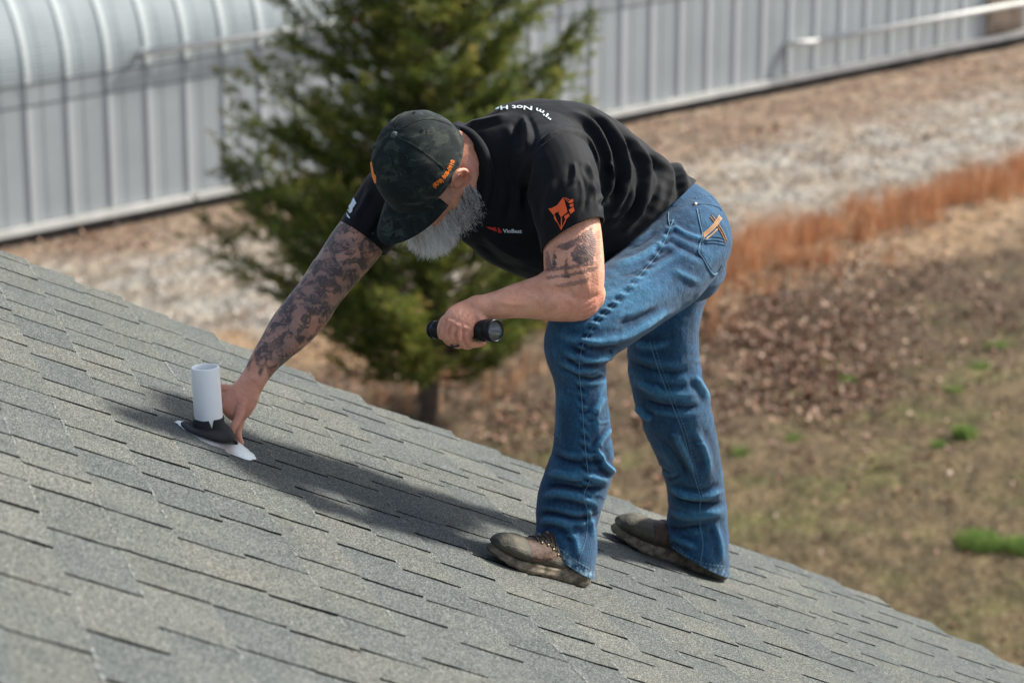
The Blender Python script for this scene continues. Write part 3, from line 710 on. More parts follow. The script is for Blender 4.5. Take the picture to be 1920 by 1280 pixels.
# head frame in world axes, from (right, up, towards viewer)
def cw(v): return cR*v[0]+cU*v[1]-cF*v[2]
HF = nz(cw((-.49, -.845, .21))); HU = cw((-.45, .45, .77)); HU = nz(HU-HF*(HU@HF)); HL = np.cross(HU, HF)
if HL@cR < 0: HL = -HL
HC = P(787, 309, 4.93)
def hd(l, f, u): return HC+HL*l+HF*f+HU*u
def helli(c, r, **k): return ellipsoid(hd(*c), [HL*r[0], HF*r[1], HU*r[2]], **k)
skin = mat('skin', (.5, .26, .19), .48, sub=.18, spec=.4)
def build_body():
    parts = []
    # head
    parts += [helli((0, -.008, .012), (.077, .098, .088), n=28, m=18), helli((0, .030, -.055), (.066, .070, .072), n=24, m=16), helli((0, .058, -.105), (.046, .040, .034), n=20, m=12),
              helli((0, .074, -.056), (.048, .024, .034), n=18, m=12), helli((0, .076, -.030), (.050, .014, .014)), helli((.040, .062, -.050), (.026, .026, .022)), helli((-.040, .062, -.050), (.026, .026, .022)),
              helli((.056, .0, -.088), (.020, .040, .030)), helli((-.056, .0, -.088), (.020, .040, .030)), helli((0, .084, -.088), (.026, .018, .016))]
    nose = [hd(0, .086, -.034), hd(0, .108, -.042), hd(0, .124, -.048), hd(0, .112, -.058)]; parts.append(wtube(nose, [.007, .009, .013, .011], 12, 4))
    parts += [helli((.012, .110, -.056), (.008, .009, .008)), helli((-.012, .110, -.056), (.008, .009, .008))]
    parts += [wtube([hd(-.022, .094, -.082), hd(0, .103, -.080), hd(.022, .094, -.082)], .0055, 8, 4), wtube([hd(-.020, .092, -.090), hd(0, .101, -.091), hd(.020, .092, -.090)], .006, 8, 4)]
    for sg in (1, -1):   # ears: helix rim, lobe, concha wall
        e = [(.074, .012, -.036), (.083, .004, -.018), (.088, -.012, -.012), (.090, -.026, -.022), (.088, -.030, -.042), (.082, -.020, -.060), (.076, -.008, -.070)]
        parts.append(wtube([hd(sg*a, b, c) for a, b, c in e], [.004, .0052, .0056, .0056, .005, .0055, .007], 10, 5))
        parts.append(wtube([hd(sg*a, b, c) for a, b, c in [(.079, -.006, -.026), (.082, -.017, -.034), (.080, -.014, -.050), (.077, -.002, -.056)]], .0042, 8, 4))
        parts.append(helli((sg*.073, -.010, -.040), (.008, .017, .024)))
        parts.append(helli((sg*.077, .003, -.046), (.005, .005, .008)))
    # neck and shoulders, under the shirt the trunk goes on to the hips
    parts.append(tube([(822, 338, 4.99, 56, .064), (850, 330, 4.995, 68, .072), (882, 328, 5.01, 80, .080), (925, 332, 5.05, 84, .08)], 24, 5))
    parts.append(tube([(850, 262, 4.99, 22, .03), (880, 268, 5.01, 30, .04), (915, 280, 5.03, 34, .05)], 16, 4))
    parts.append(tube([(890, 330, 5.06, 70, .07), (1000, 350, 5.09, 108, .10), (1120, 390, 5.15, 95, .11), (1230, 430, 5.22, 66, .11), (1262, 455, 5.25, 56, .11)], 24, 5))
    parts.append(tube([(940, 330, 5.06, 60, .07), (800, 345, 5.18, 60, .07), (722, 388, 5.22, 54, .062)], 20, 5))
    parts.append(tube([(950, 335, 5.06, 45, .045), (1040, 332, 4.93, 50, .055), (1068, 380, 4.84, 54, .060)], 20, 5))
    # far arm (his right), reaching for the pipe
    parts.append(tube([(722, 385, 5.22, 54, .058), (690, 428, 5.20, 50, .056), (662, 465, 5.18, 49, .055), (632, 505, 5.16, 45, .050), (600, 548, 5.13, 42, .046), (575, 583, 5.11, 44.5, .048),
                       (545, 618, 5.09, 42, .044), (518, 650, 5.07, 34, .037), (498, 675, 5.05, 28.5, .031), (480, 703, 5.035, 24.5, .025), (468, 724, 5.02, 25, .024)], 26, 5))
    parts.append(tube([(612, 505, 5.15, 30, .04), (583, 548, 5.13, 28, .036), (556, 590, 5.10, 29, .035), (532, 628, 5.08, 20, .03)], 18, 4))
    # far hand
    parts.append(tube([(468, 722, 5.02, 24, .022), (456, 742, 5.00, 30, .021), (444, 760, 4.985, 31, .018), (434, 772, 4.98, 27, .015)], 20, 4))
    fr = .0098
    def finger(pts, r0=1.0, taper=.82): 
        n_ = len(pts); return tube([(x, y, d, fr*r0*(1-(1-taper)*i/(n_-1))*FPX/d*(1.06 if i == 1 and n_ > 3 else 1), None) for i, (x, y, d) in enumerate(pts)], 14, 4)
    parts.append(finger([(455, 752, 4.975), (452, 768, 4.965), (447, 784, 4.955), (438, 800, 4.945), (432, 812, 4.94)], 1.1, .78))
    parts.append(finger([(450, 768, 4.99), (452, 788, 4.985), (447, 806, 4.975), (448, 820, 4.965), (453, 831, 4.955)], .92, .72))
    parts.append(finger([(430, 762, 4.99), (415, 764, 4.985), (400, 768, 4.985), (386, 772, 4.975)], .98, .8))
    parts.append(finger([(426, 745, 4.995), (410, 744, 4.99), (394, 748, 4.99), (382, 753, 4.98)], .98, .8))
    parts.append(finger([(430, 728, 5.0), (414, 726, 4.995), (400, 728, 4.993), (388, 732, 4.985)], .86, .78))
    # near arm (his left), elbow on the knee
    parts.append(tube([(1066, 375, 4.85, 50, .054), (1073, 430, 4.83, 54, .058), (1076, 490, 4.815, 57, .060), (1079, 530, 4.815, 55, .056), (1083, 558, 4.82, 47, .049), (1088, 572, 4.82, 30, .035)], 28, 6))
    parts.append(tube([(1098, 552, 4.825, 38, .042), (1082, 560, 4.815, 42, .045), (1045, 560, 4.80, 43, .045), (1010, 560, 4.79, 39.5, .041), (975, 563, 4.78, 34, .036), (940, 570, 4.765, 28, .029), (912, 575, 4.755, 24, .024), (893, 577, 4.75, 24, .022)], 26, 6))
    parts.append(tube([(1060, 520, 4.80, 34, .04), (1025, 545, 4.79, 34, .038), (985, 556, 4.785, 30, .034)], 18, 4))
    # near hand: back of the hand towards the viewer, fingers closed under the torch
    parts.append(tube([(896, 576, 4.75, 23, .020), (882, 588, 4.745, 30, .019), (866, 603, 4.735, 35, .018), (855, 617, 4.73, 33, .016)], 22, 5))
    parts.append(tube([(893, 590, 4.745, 16, .018), (896, 604, 4.745, 17, .018), (890, 618, 4.745, 14, .016)], 14, 4))
    parts.append(finger([(840, 606, 4.728), (834, 622, 4.728), (838, 636, 4.745), (848, 642, 4.765), (860, 638, 4.78)], 1.0, .85))
    parts.append(finger([(850, 612, 4.724), (846, 630, 4.724), (852, 643, 4.742), (862, 646, 4.762), (872, 642, 4.778)], 1.02, .85))
    parts.append(finger([(863, 616, 4.724), (861, 633, 4.724), (868, 645, 4.740), (878, 648, 4.758), (888, 644, 4.772)], .98, .85))
    parts.append(finger([(876, 620, 4.728), (876, 634, 4.728), (884, 644, 4.738), (895, 645, 4.748), (906, 642, 4.756)], .88, .85))
    parts.append(finger([(846, 590, 4.745), (833, 602, 4.745), (827, 616, 4.75), (828, 630, 4.758)], 1.02, .8))
    # legs inside the jeans down into the boots
    parts.append(tube([(1262, 462, 5.19, 48, .06), (1165, 555, 4.99, 54, .062), (1080, 632, 4.90, 44, .05), (1092, 760, 4.95, 34, .04), (1075, 940, 5.02, 26, .03), (1066, 1010, 5.04, 24, .03)], 18, 5))
    parts.append(tube([(1266, 462, 5.33, 48, .06), (1250, 620, 5.42, 48, .06), (1250, 720, 5.46, 42, .05), (1295, 880, 5.62, 34, .04), (1302, 1000, 5.74, 24, .03)], 18, 5))
    me = fuse(parts, .0026, 4, .5)
    # muscle and skin folds
    foldit(me, [([(1030, 545), (1060, 548), (1090, 570)], 5, -2.2, 4.9), ([(1000, 530), (1035, 560), (1050, 590)], 10, 1.6, 4.9), ([(905, 556), (950, 566), (1000, 575)], 8, 1.2, 4.9), ([(1018, 540), (1050, 520), (1100, 525)], 9, -1.6, 4.9),
                ([(878, 582), (862, 600), (850, 615)], 2.5, 1.0, 4.9), ([(886, 590), (872, 606), (864, 620)], 2.5, 1.0, 4.9), ([(893, 600), (882, 612), (876, 624)], 2.5, .9, 4.9), ([(868, 578), (850, 598), (842, 608)], 2.5, .9, 4.9), ([(930, 566), (965, 572), (1005, 568)], 3, .9, 4.9), ([(975, 545), (1000, 556), (1020, 575)], 3, .8, 4.9), ([(1092, 580), (1108, 572), (1120, 560)], 2.2, -1.2, 4.9), ([(1088, 590), (1106, 584), (1122, 574)], 2.2, -1.2, 4.9), ([(1100, 565), (1112, 556), (1122, 545)], 2.2, -1.0, 4.9), ([(1090, 500), (1098, 530), (1110, 555)], 8, 1.4, 4.9), ([(1120, 480), (1122, 520), (1118, 555)], 6, 1.2, 4.9),
                ([(846, 606), (840, 624), (844, 644)], 2.3, -4.2, 4.9), ([(858, 610), (854, 630), (859, 649)], 2.3, -4.2, 4.9), ([(871, 614), (868, 633), (874, 649)], 2.3, -4.2, 4.9), ([(838, 592), (834, 610), (833, 632)], 2.3, -3.6, 4.9), ([(838, 600), (848, 603), (853, 606)], 3, 2.0, 4.9), ([(851, 606), (862, 611), (866, 613)], 3, 2.2, 4.9), ([(866, 612), (876, 616), (880, 618)], 3, 2.0, 4.9), ([(872, 640), (888, 638), (905, 636)], 1.6, -1.5, 4.9), ([(846, 634), (862, 637), (880, 637)], 2.0, 1.2, 4.9), ([(892, 608), (900, 603), (906, 610), (898, 618)], 2, -1.0, 4.9), ([(448, 735), (460, 745), (470, 742)], 2, -.9), ([(440, 750), (452, 762), (466, 760)], 2, -.8), ([(440, 725), (446, 748), (440, 765)], 2.5, .9), ([(455, 730), (462, 752), (455, 768)], 2.5, .9),
                ([(462, 705), (475, 716), (490, 715)], 2, -.9), ([(600, 520), (590, 560), (560, 600)], 8, 1.5), ([(560, 540), (575, 560), (600, 570)], 7, -1.2), ([(650, 470), (620, 520), (590, 540)], 9, 1.6),
                ([(868, 300), (880, 330), (890, 360)], 4, 1.6), ([(880, 290), (896, 320), (900, 350)], 4, -1.4)])
    return me
body_me = build_body(); body_tree = bvh(body_me)
# tattoo ink and tan, stored on the skin
def inkit(me):
    V = getco(me); X, Y, D = topx(V); ink = np.zeros(len(V)); flat_ = np.zeros(len(V)); red = np.zeros(len(V))
    far = (D > 4.95) & (X < 730) & (Y > 380) & (Y < 735)
    ax = np.array([[700, 420], [640, 495], [575, 583], [520, 648], [470, 720]], float); d, t, sg = polydist(X, Y, ax)
    fade = np.clip((t*1.0)/.04, 0, 1)*np.clip((.93-t+.03*np.sin(X*.3))/.03, 0, 1)
    ink[far] = fade[far]
    near = (D < 4.95) & (X > 1000) & (X < 1140) & (Y > 380) & (Y < 600)
    wob = np.array([noise.noise(Vector((x*.22, y*.22, 1.0))) for x, y in zip(X*near, Y*near)])*3.4; wob2 = np.array([noise.noise(Vector((x*.22, y*.22, 7.0))) for x, y in zip(X*near, Y*near)])*3.4
    X0, Y0 = X, Y; X = X+wob; Y = Y+wob2
    def pine(x, y0, y1, w_):
        L_ = [(x, y0)]; R__ = []
        for i in range(1, 7):
            yy = y0+(y1-y0)*i/6; ww = w_*i/6; L_ += [(x-ww, yy), (x-ww*.35, yy+.5)]; R__ += [(x+ww, yy), (x+ww*.35, yy+.5)]
        return L_+R__[::-1]
    def poly(pl):
        pl = np.array(pl, float); ins = np.zeros(len(X), bool); j = len(pl)-1
        for i in range(len(pl)):
            a, b = pl[i], pl[j]; c = ((a[1] > Y) != (b[1] > Y)) & (X < (b[0]-a[0])*(Y-a[1])/(b[1]-a[1]+1e-9)+a[0]); ins ^= c; j = i
        return ins & near
    shapes = [([(1022, 470), (1030, 475), (1034, 500), (1024, 503)], .5), (pine(1039, 466, 503, 7.5), .9), (pine(1062, 476, 521, 8.5), .95), (pine(1028, 468, 502, 4), .5),
              ([(1070, 478), (1078, 462), (1095, 455), (1108, 470), (1106, 488), (1090, 496), (1075, 490)], .95), ([(1038, 462), (1070, 452), (1110, 425), (1118, 455), (1112, 492), (1102, 492), (1106, 468), (1092, 455), (1060, 470)], .62),
              ([(1022, 503), (1060, 499), (1115, 490), (1116, 496), (1060, 506), (1024, 508)], .6), ([(1024, 518), (1070, 512), (1118, 500), (1116, 508), (1060, 520), (1026, 524)], .55), ([(1040, 534), (1080, 526), (1110, 518), (1098, 532), (1050, 540)], .45), ([(1112, 440), (1124, 430), (1126, 500), (1117, 506)], .35)]
    for pl, k in shapes:
        m = poly(pl); flat_[m] = np.maximum(flat_[m], min(1, k*1.35))
    hw = near; red[:] = np.clip(np.exp(-((X-1105)**2+(Y-565)**2)/900)+.6*np.exp(-((X-880)**2+(Y-625)**2)/1200)+.7*np.exp(-((X-450)**2+(Y-760)**2)/1500)+.5*np.exp(-((X-868)**2+(Y-335)**2)/300)+.35*np.exp(-((X-890)**2+(Y-320)**2)/1500), 0, 1)
    X, Y = X0, Y0
    add_attr(me, 'ink', ink); add_attr(me, 'flat', flat_); add_attr(me, 'red', red)
inkit(body_me)
b = NB(skin); nA = b.noise(38, 4, .6); nB = b.noise(5, 3)
base = b.ramp(nA, [(.3, (.56, .25, .155)), (.55, (.67, .33, .215)), (.75, (.73, .39, .27))])
base = b.mix(b.math('MULTIPLY', b.attr('red'), .55), base, (.50, .17, .13))
base = b.mix(b.math('MULTIPLY', b.ramp(b.noise(160, 2), [(.60, (0,)*3), (.72, (1,)*3)]), .22), base, (.40, .17, .12))
dist = b.noise(22, 3, .6, dist=1.5, out=1); mp = b.n('ShaderNodeVectorMath'); mp.operation = 'MULTIPLY_ADD'; b.L(dist, mp.inputs[0]); mp.inputs[1].default_value = (.035, .035, .035); b.L(b.obj(), mp.inputs[2])
v1 = b.vor(50, mp.outputs[0], 'DISTANCE_TO_EDGE', 'Distance'); v2 = b.vor(120, mp.outputs[0], 'DISTANCE_TO_EDGE', 'Distance'); v3 = b.vor(62, mp.outputs[0])
v3s = b.n('ShaderNodeSeparateColor'); b.L(v3, v3s.inputs[0])
lines = b.math('MAXIMUM', b.ramp(v1, [(.0, (1,)*3), (.13, (0,)*3)]), b.math('MULTIPLY', b.ramp(v2, [(.0, (1,)*3), (.16, (0,)*3)]), .75))
shade = b.math('MULTIPLY', b.ramp(v3s.outputs[0], [(.38, (0,)*3), (.46, (.85,)*3)]), b.ramp(b.noise(60, 4, .7, mp.outputs[0]), [(.30, (.3,)*3), (.5, (1,)*3)]))
body_sh = b.ramp(b.noise(16, 3, .6), [(.42, (0,)*3), (.60, (.60,)*3)])
inkm = b.math('MULTIPLY', b.math('MAXIMUM', b.math('MAXIMUM', lines, shade), body_sh), b.attr('ink'))
wash = b.math('MULTIPLY', b.math('MULTIPLY', b.ramp(b.noise(11, 3, .55), [(.38, (.15,)*3), (.55, (1,)*3)]), b.attr('ink')), .62); base = b.mix(wash, base, (.135, .135, .14))
skinp = b.ramp(b.noise(44, 2, .5, mp.outputs[0]), [(.50, (1,)*3), (.57, (.12,)*3)]); inkm = b.math('MULTIPLY', inkm, skinp)
fl_ = b.math('MULTIPLY', b.attr('flat'), b.ramp(b.noise(70, 4, .7), [(.3, (.6,)*3), (.6, (1,)*3)])); inkm = b.math('MAXIMUM', inkm, fl_)
b.col(b.mix(b.math('MULTIPLY', inkm, .93), base, (.022, .030, .038))); b.bump(b.math('ADD', b.noise(240, 3), b.math('MULTIPLY', b.vor(330, out='Distance'), .4)), .40, .003)
body = link('body', body_me, skin, person)
# ------------------------------------------------------------------ jeans
def build_jeans():
    parts = [
        # pelvis
        tube([(1234, 410, 5.22, 90, .145), (1262, 432, 5.24, 97, .160), (1285, 462, 5.26, 92, .160), (1292, 492, 5.27, 72, .14)], 30, 5),
        ellipsoid(P(1293, 445, 5.16), [nz(cR)*.072, cU*.090, cF*.085], 20, 14), ellipsoid(P(1290, 452, 5.36), [nz(cR)*.070, cU*.098, cF*.085], 20, 14),
        # near leg
        tube([(1285, 455, 5.15, 88, .10), (1245, 500, 5.10, 86, .105), (1200, 540, 5.04, 80, .098), (1155, 575, 4.97, 77, .092), (1110, 604, 4.92, 74, .085), (1085, 634, 4.90, 66, .078), (1083, 668, 4.915, 59, .072),
              (1086, 705, 4.93, 50.5, .062), (1091, 745, 4.94, 49, .060), (1094, 785, 4.95, 50, .060), (1094, 830, 4.965, 55, .062), (1090, 875, 4.98, 62, .066), (1076, 915, 4.99, 63, .066), (1066, 950, 5.0, 62, .066),
              (1063, 990, 5.01, 59, .068), (1061, 1030, 5.01, 60, .076), (1059, 1062, 5.015, 57, .080), (1058, 1090, 5.02, 57, .082)], 30, 5, round1=False),
        # far leg
        tube([(1270, 470, 5.35, 84, .10), (1256, 540, 5.38, 72, .09), (1246, 610, 5.40, 66, .082), (1244, 680, 5.43, 68, .08), (1256, 735, 5.46, 68, .076), (1270, 785, 5.50, 67, .074), (1288, 840, 5.56, 60, .068),
              (1300, 890, 5.61, 55, .064), (1306, 935, 5.66, 54, .064), (1308, 975, 5.70, 58, .066), (1307, 1015, 5.72, 61, .074), (1308, 1050, 5.74, 60, .080), (1309, 1088, 5.76, 60, .082)], 30, 5, round1=False)]
    me = fuse(parts, .0036, 5, .5); N_ = 4.0
    NR = 5.22; FR = -5.22
    folds = [  # near leg
        ([(1160, 664), (1120, 676), (1085, 672), (1050, 655)], 6, 6, NR), ([(1165, 650), (1130, 655), (1090, 650)], 6, -5, NR), ([(1132, 690), (1105, 694), (1075, 690), (1045, 672)], 5, 5, NR), ([(1138, 704), (1110, 712), (1085, 705)], 4, -5, NR),
        ([(1142, 686), (1146, 694), (1138, 706)], 6, 5, NR), ([(1040, 620), (1070, 635), (1120, 640), (1170, 628)], 8, 4, NR), ([(1150, 610), (1190, 600), (1240, 580)], 8, -4, NR), ([(1130, 640), (1180, 628), (1225, 600), (1270, 575)], 7, 5, NR),
        ([(1140, 500), (1190, 485), (1230, 462), (1260, 425)], 6, 4, NR), ([(1150, 520), (1200, 505), (1240, 480), (1290, 455)], 7, -3.5, NR), ([(1170, 470), (1205, 455), (1235, 430)], 5, -3, NR), ([(1250, 415), (1290, 440), (1340, 452)], 5, 3.5, NR), ([(1240, 440), (1290, 470), (1330, 490)], 6, -3, NR),
        ([(1255, 500), (1290, 520), (1320, 530)], 7, 2.5, NR), ([(1120, 560), (1170, 545), (1230, 520)], 9, 2.0, NR),
        ([(1140, 740), (1115, 770), (1095, 780)], 6, 2.5, NR), ([(1138, 700), (1120, 760), (1125, 830)], 7, 2.0, NR), ([(1150, 800), (1125, 830), (1118, 850)], 5, 4, NR),
        ([(1030, 845), (1060, 862), (1100, 868), (1150, 862)], 6, -5, NR), ([(1120, 840), (1135, 870), (1158, 890)], 6, 7, NR), ([(1022, 875), (1060, 888), (1100, 892), (1150, 903)], 8, 7, NR), ([(1018, 905), (1060, 912), (1100, 918), (1140, 915)], 5, -6, NR),
        ([(1010, 930), (1050, 925), (1095, 935), (1130, 950)], 7, 5, NR), ([(1008, 958), (1045, 965), (1090, 972), (1128, 960)], 5, -5, NR), ([(1005, 980), (1040, 975), (1080, 990)], 7, 4, NR), ([(1100, 945), (1110, 980), (1115, 1020)], 5, 3, NR), ([(1060, 985), (1080, 1010), (1085, 1050)], 7, 2.5, NR),
        ([(1050, 720), (1046, 780), (1050, 840)], 9, 2, NR), ([(1020, 888), (1060, 893), (1100, 900)], 5, 4, NR),
        # far leg
        ([(1185, 640), (1220, 650), (1260, 640)], 8, 3, FR), ([(1165, 670), (1210, 690), (1260, 700), (1300, 690)], 8, -4, FR), ([(1180, 705), (1220, 730), (1270, 740), (1312, 735)], 8, 5, FR), ([(1195, 745), (1235, 760), (1290, 765), (1325, 755)], 6, -5, FR),
        ([(1192, 760), (1208, 778), (1225, 790)], 6, 6, FR), ([(1300, 700), (1322, 735), (1330, 760)], 6, 5, FR), ([(1240, 820), (1270, 860), (1290, 900)], 8, -3.5, FR), ([(1300, 800), (1325, 850), (1330, 900)], 7, 4, FR),
        ([(1260, 800), (1285, 850), (1305, 895)], 6, 4, FR), ([(1252, 910), (1280, 925), (1320, 930), (1362, 915)], 6, 7, FR), ([(1255, 930), (1290, 945), (1330, 948), (1366, 938)], 5, -6, FR), ([(1248, 955), (1290, 968), (1340, 962), (1368, 955)], 8, 5, FR),
        ([(1246, 985), (1280, 992), (1330, 985)], 5, -3.5, FR), ([(1250, 1005), (1280, 1015), (1310, 1030)], 6, 3.5, FR), ([(1340, 975), (1352, 1020), (1355, 1060)], 6, 3, FR)]
    for _ in range(14):    # small broken creases low on both legs
        x = rng.uniform(1015, 1130); y = rng.uniform(700, 1040); dx = rng.uniform(14, 34); dy = rng.uniform(-10, 14); folds.append(([(x, y), (x+dx*.5, y+dy*.2), (x+dx, y+dy)], rng.uniform(2.2, 4), rng.uniform(-2.2, 2.2), NR))
        x = rng.uniform(1200, 1345); y = rng.uniform(640, 1040); folds.append(([(x, y), (x+dx*.5, y+dy*.2), (x+dx, y+dy)], rng.uniform(2.2, 4), rng.uniform(-2.4, 2.4), FR))
    # fine puckers across the outseam
    for k, (x, y) in enumerate(cr([(1258, 420), (1235, 470), (1200, 515), (1160, 560), (1120, 600), (1092, 645), (1085, 690), (1090, 750), (1096, 820), (1098, 880), (1100, 930)], 6)):
        folds.append(([(x-9, y-3), (x, y), (x+10, y+3)], 2.8, 2.2*(1 if k % 2 else -1), NR))
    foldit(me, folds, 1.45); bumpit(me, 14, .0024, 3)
    # open the leg ends along the hems
    a, b_, = P(1000, 1010, 4.95), P(1110, 1082, 5.0); dn = nz(P(1030, 1110, 5.0)-P(1062, 1000, 5.0)); e_ = nz(b_-a); n_ = nz(np.cross(e_, nz(cF+.12*cU))); n_ = n_ if n_@dn > 0 else -n_
    cut(me, b_, n_, P(1055, 1060, 5.02), .145)
    a, b_ = P(1243, 1012, 5.72), P(1364, 1076, 5.78); e_ = nz(b_-a); n_ = nz(np.cross(e_, nz(cF+.1*cU))); n_ = n_ if n_@dn > 0 else -n_
    cut(me, b_, n_, P(1305, 1070, 5.76), .16)
    # open the waist
    a, b_ = P(1284, 322, 5.2), P(1128, 465, 5.2); e_ = nz(b_-a); n_ = nz(np.cross(e_, cF)); n_ = n_ if n_@(cR*-1+cU) > 0 else -n_
    cut(me, a+n_*.004, n_, P(1190, 375, 5.2), .28)
    return me
je = build_jeans()
def hemattr(me):
    V = getco(me); X, Y, D = topx(V)
    m1, _, _ = polydist(X, Y, [(1003, 1008), (1045, 1035), (1075, 1060), (1110, 1080)]); m2, _, _ = polydist(X, Y, [(1245, 1015), (1275, 1045), (1310, 1065), (1364, 1076)])
    m1 = np.where(D < 5.25, m1, 99); m2 = np.where(D > 5.25, m2, 99); h = np.exp(-(np.minimum(m1, m2)/8)**2)
    N = getno(me); curv = np.zeros(len(V))
    # faded places: knee, thigh, seat
    f = 1.0*np.exp(-((X-1170)/70)**2-((Y-560)/45)**2)+.35*np.exp(-((X-1060)/26)**2-((Y-690)/90)**2)+.35*np.exp(-((X-1330)/25)**2-((Y-470)/70)**2)+.3*np.exp(-((X-1300)/30)**2-((Y-740)/60)**2)+.25*np.exp(-((X-1110)/25)**2-((Y-800)/50)**2)
    add_attr(me, 'hem', h); add_attr(me, 'fade', np.clip(f, 0, 1))
hemattr(je)
je = baked(je, [('SOLIDIFY', dict(thickness=.0022, offset=-1))])
denim = mat('denim', (.03, .10, .22), .85, spec=.2, sheen=.15); b = NB(denim)
wv = b.noise(900, 2, .6, b.map((1, 1, .25))); n1 = b.noise(30, 5, .7); n2 = b.noise(8, 4, .6); n3 = b.noise(420, 2, .7)
geo = b.n('ShaderNodeNewGeometry')
pt = b.ramp(geo.outputs['Pointiness'], [(.47, (0,)*3), (.54, (1,)*3)])
c = b.ramp(b.math('ADD', b.math('MULTIPLY', n1, .6), b.math('MULTIPLY', n2, .4)), [(.34, (.0008, .010, .036)), (.5, (.0015, .026, .080)), (.68, (.006, .066, .155))])
c = b.mix(b.math('MULTIPLY', b.attr('fade'), b.ramp(n1, [(.3, (.45,)*3), (.7, (.85,)*3)])), c, (.045, .165, .285))
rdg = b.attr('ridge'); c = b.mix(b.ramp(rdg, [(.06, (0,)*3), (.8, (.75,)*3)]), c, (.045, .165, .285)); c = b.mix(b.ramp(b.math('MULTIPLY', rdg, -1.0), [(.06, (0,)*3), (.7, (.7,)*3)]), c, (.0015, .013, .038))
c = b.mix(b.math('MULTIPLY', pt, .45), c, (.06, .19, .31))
c = b.mix(b.math('MULTIPLY', b.attr('hem'), b.ramp(b.noise(60, 3), [(.42, (0,)*3), (.62, (.85,)*3)])), c, (.28, .43, .52))
c = b.mix(1.0, c, b.ramp(n3, [(.3, (.65,)*3), (.7, (1.4,)*3)]), 'MULTIPLY'); c = b.mix(1.0, c, b.ramp(b.noise(140, 3, .7, b.map((1, 1, .35))), [(.3, (.72,)*3), (.7, (1.28,)*3)]), 'MULTIPLY'); b.col(c); b.bump(b.math('ADD', b.math('ADD', wv, n3), b.math('MULTIPLY', b.noise(55, 4, .65), 3.0)), .6, .0022)
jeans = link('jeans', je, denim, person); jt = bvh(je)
stitch = mat('pale_stitch', (.10, .20, .28), .8); tan = mat('tan_stitch', (.42, .23, .10), .7); dden = noisy('dark_denim', (.012, .04, .085), (.03, .08, .15), 60, .9)
def jpart(name, me, m, par=None, lab=None):
    o = link(name, me, m, par or jeans)
    if lab: o['label'] = lab
    return o
jpart('outseam', strip(jt, [(1262, 412), (1238, 468), (1202, 513), (1162, 560), (1120, 602), (1094, 645), (1086, 690), (1091, 750), (1096, 820), (1102, 880), (1106, 900), (1094, 930), (1102, 960), (1098, 1010), (1085, 1050)], 1.7, .0002), stitch)
jpart('inseam', strip(jt, [(1218, 640), (1234, 690), (1255, 745), (1280, 810), (1298, 880), (1312, 930), (1312, 980), (1318, 1020), (1312, 1062)], 1.8, .0003), stitch)
jpart('inseam', strip(jt, [(1226, 640), (1241, 690), (1262, 745), (1286, 810), (1304, 880), (1318, 930)], 1.5, .0006, (4, 3)), stitch)
jpart('hem_stitch', strip(jt, [(1003, 999), (1045, 1025), (1075, 1048), (1104, 1066)], 1.8, .0006, (4, 3)), stitch)
jpart('hem_stitch', strip(jt, [(1250, 1003), (1275, 1030), (1310, 1052), (1358, 1062)], 1.8, .0006, (4, 3)), stitch)
jpart('front_pocket_edge', strip(jt, [(1254, 398), (1253, 410), (1257, 425), (1262, 412)], 2.0, .0006), stitch)
pk = jpart('back_pocket', strip(jt, [(1306, 392), (1312, 420), (1316, 440), (1311, 460), (1309, 472), (1316, 482), (1334, 512), (1344, 512), (1354, 495)], 2.6, .0008), stitch)
jpart('pocket_stitch', strip(jt, [(1312, 392), (1318, 440), (1316, 472), (1336, 506)], 1.2, .0008, (3, 2)), stitch, jeans)
for pl in ([(1316, 440), (1326, 432), (1338, 420), (1348, 405)], [(1318, 446), (1330, 436), (1342, 424), (1352, 410)], [(1317, 443), (1328, 434), (1340, 422), (1350, 408)], [(1334, 404), (1344, 418), (1354, 434), (1362, 452)], [(1331, 407), (1342, 422), (1352, 438), (1360, 456)], [(1321, 450), (1333, 441), (1344, 430)]):
    jpart('pocket_embroidery', strip(jt, pl, 2.8, .0012), tan)
for dy in (0, 6, 12): jpart('pocket_band', strip(jt, [(1322, 446+dy*.8), (1340, 444+dy), (1360, 448+dy)], 2.0, .0008), dden)
jpart('yoke_seam', strip(jt, [(1300, 385), (1320, 383), (1345, 388), (1352, 396)], 3.0, .0008), dden); jpart('yoke_stitch', strip(jt, [(1303, 372), (1325, 366), (1340, 372)], 1.6, .0008, (4, 2)), stitch)
0 and jpart('waistband', strip(jt, [(1296, 345), (1312, 352), (1326, 362), (1336, 372)], 5, .001), denim)
h_ = hit(jt, 1303, 384, .001)
if h_: V, F = ellipsoid(h_[0], [cR*.005, cU*.005, cF*.003], 12, 8); jpart('rivet', mesh(V, F), mat('brass_rivet', (.55, .5, .42), .35, .8))
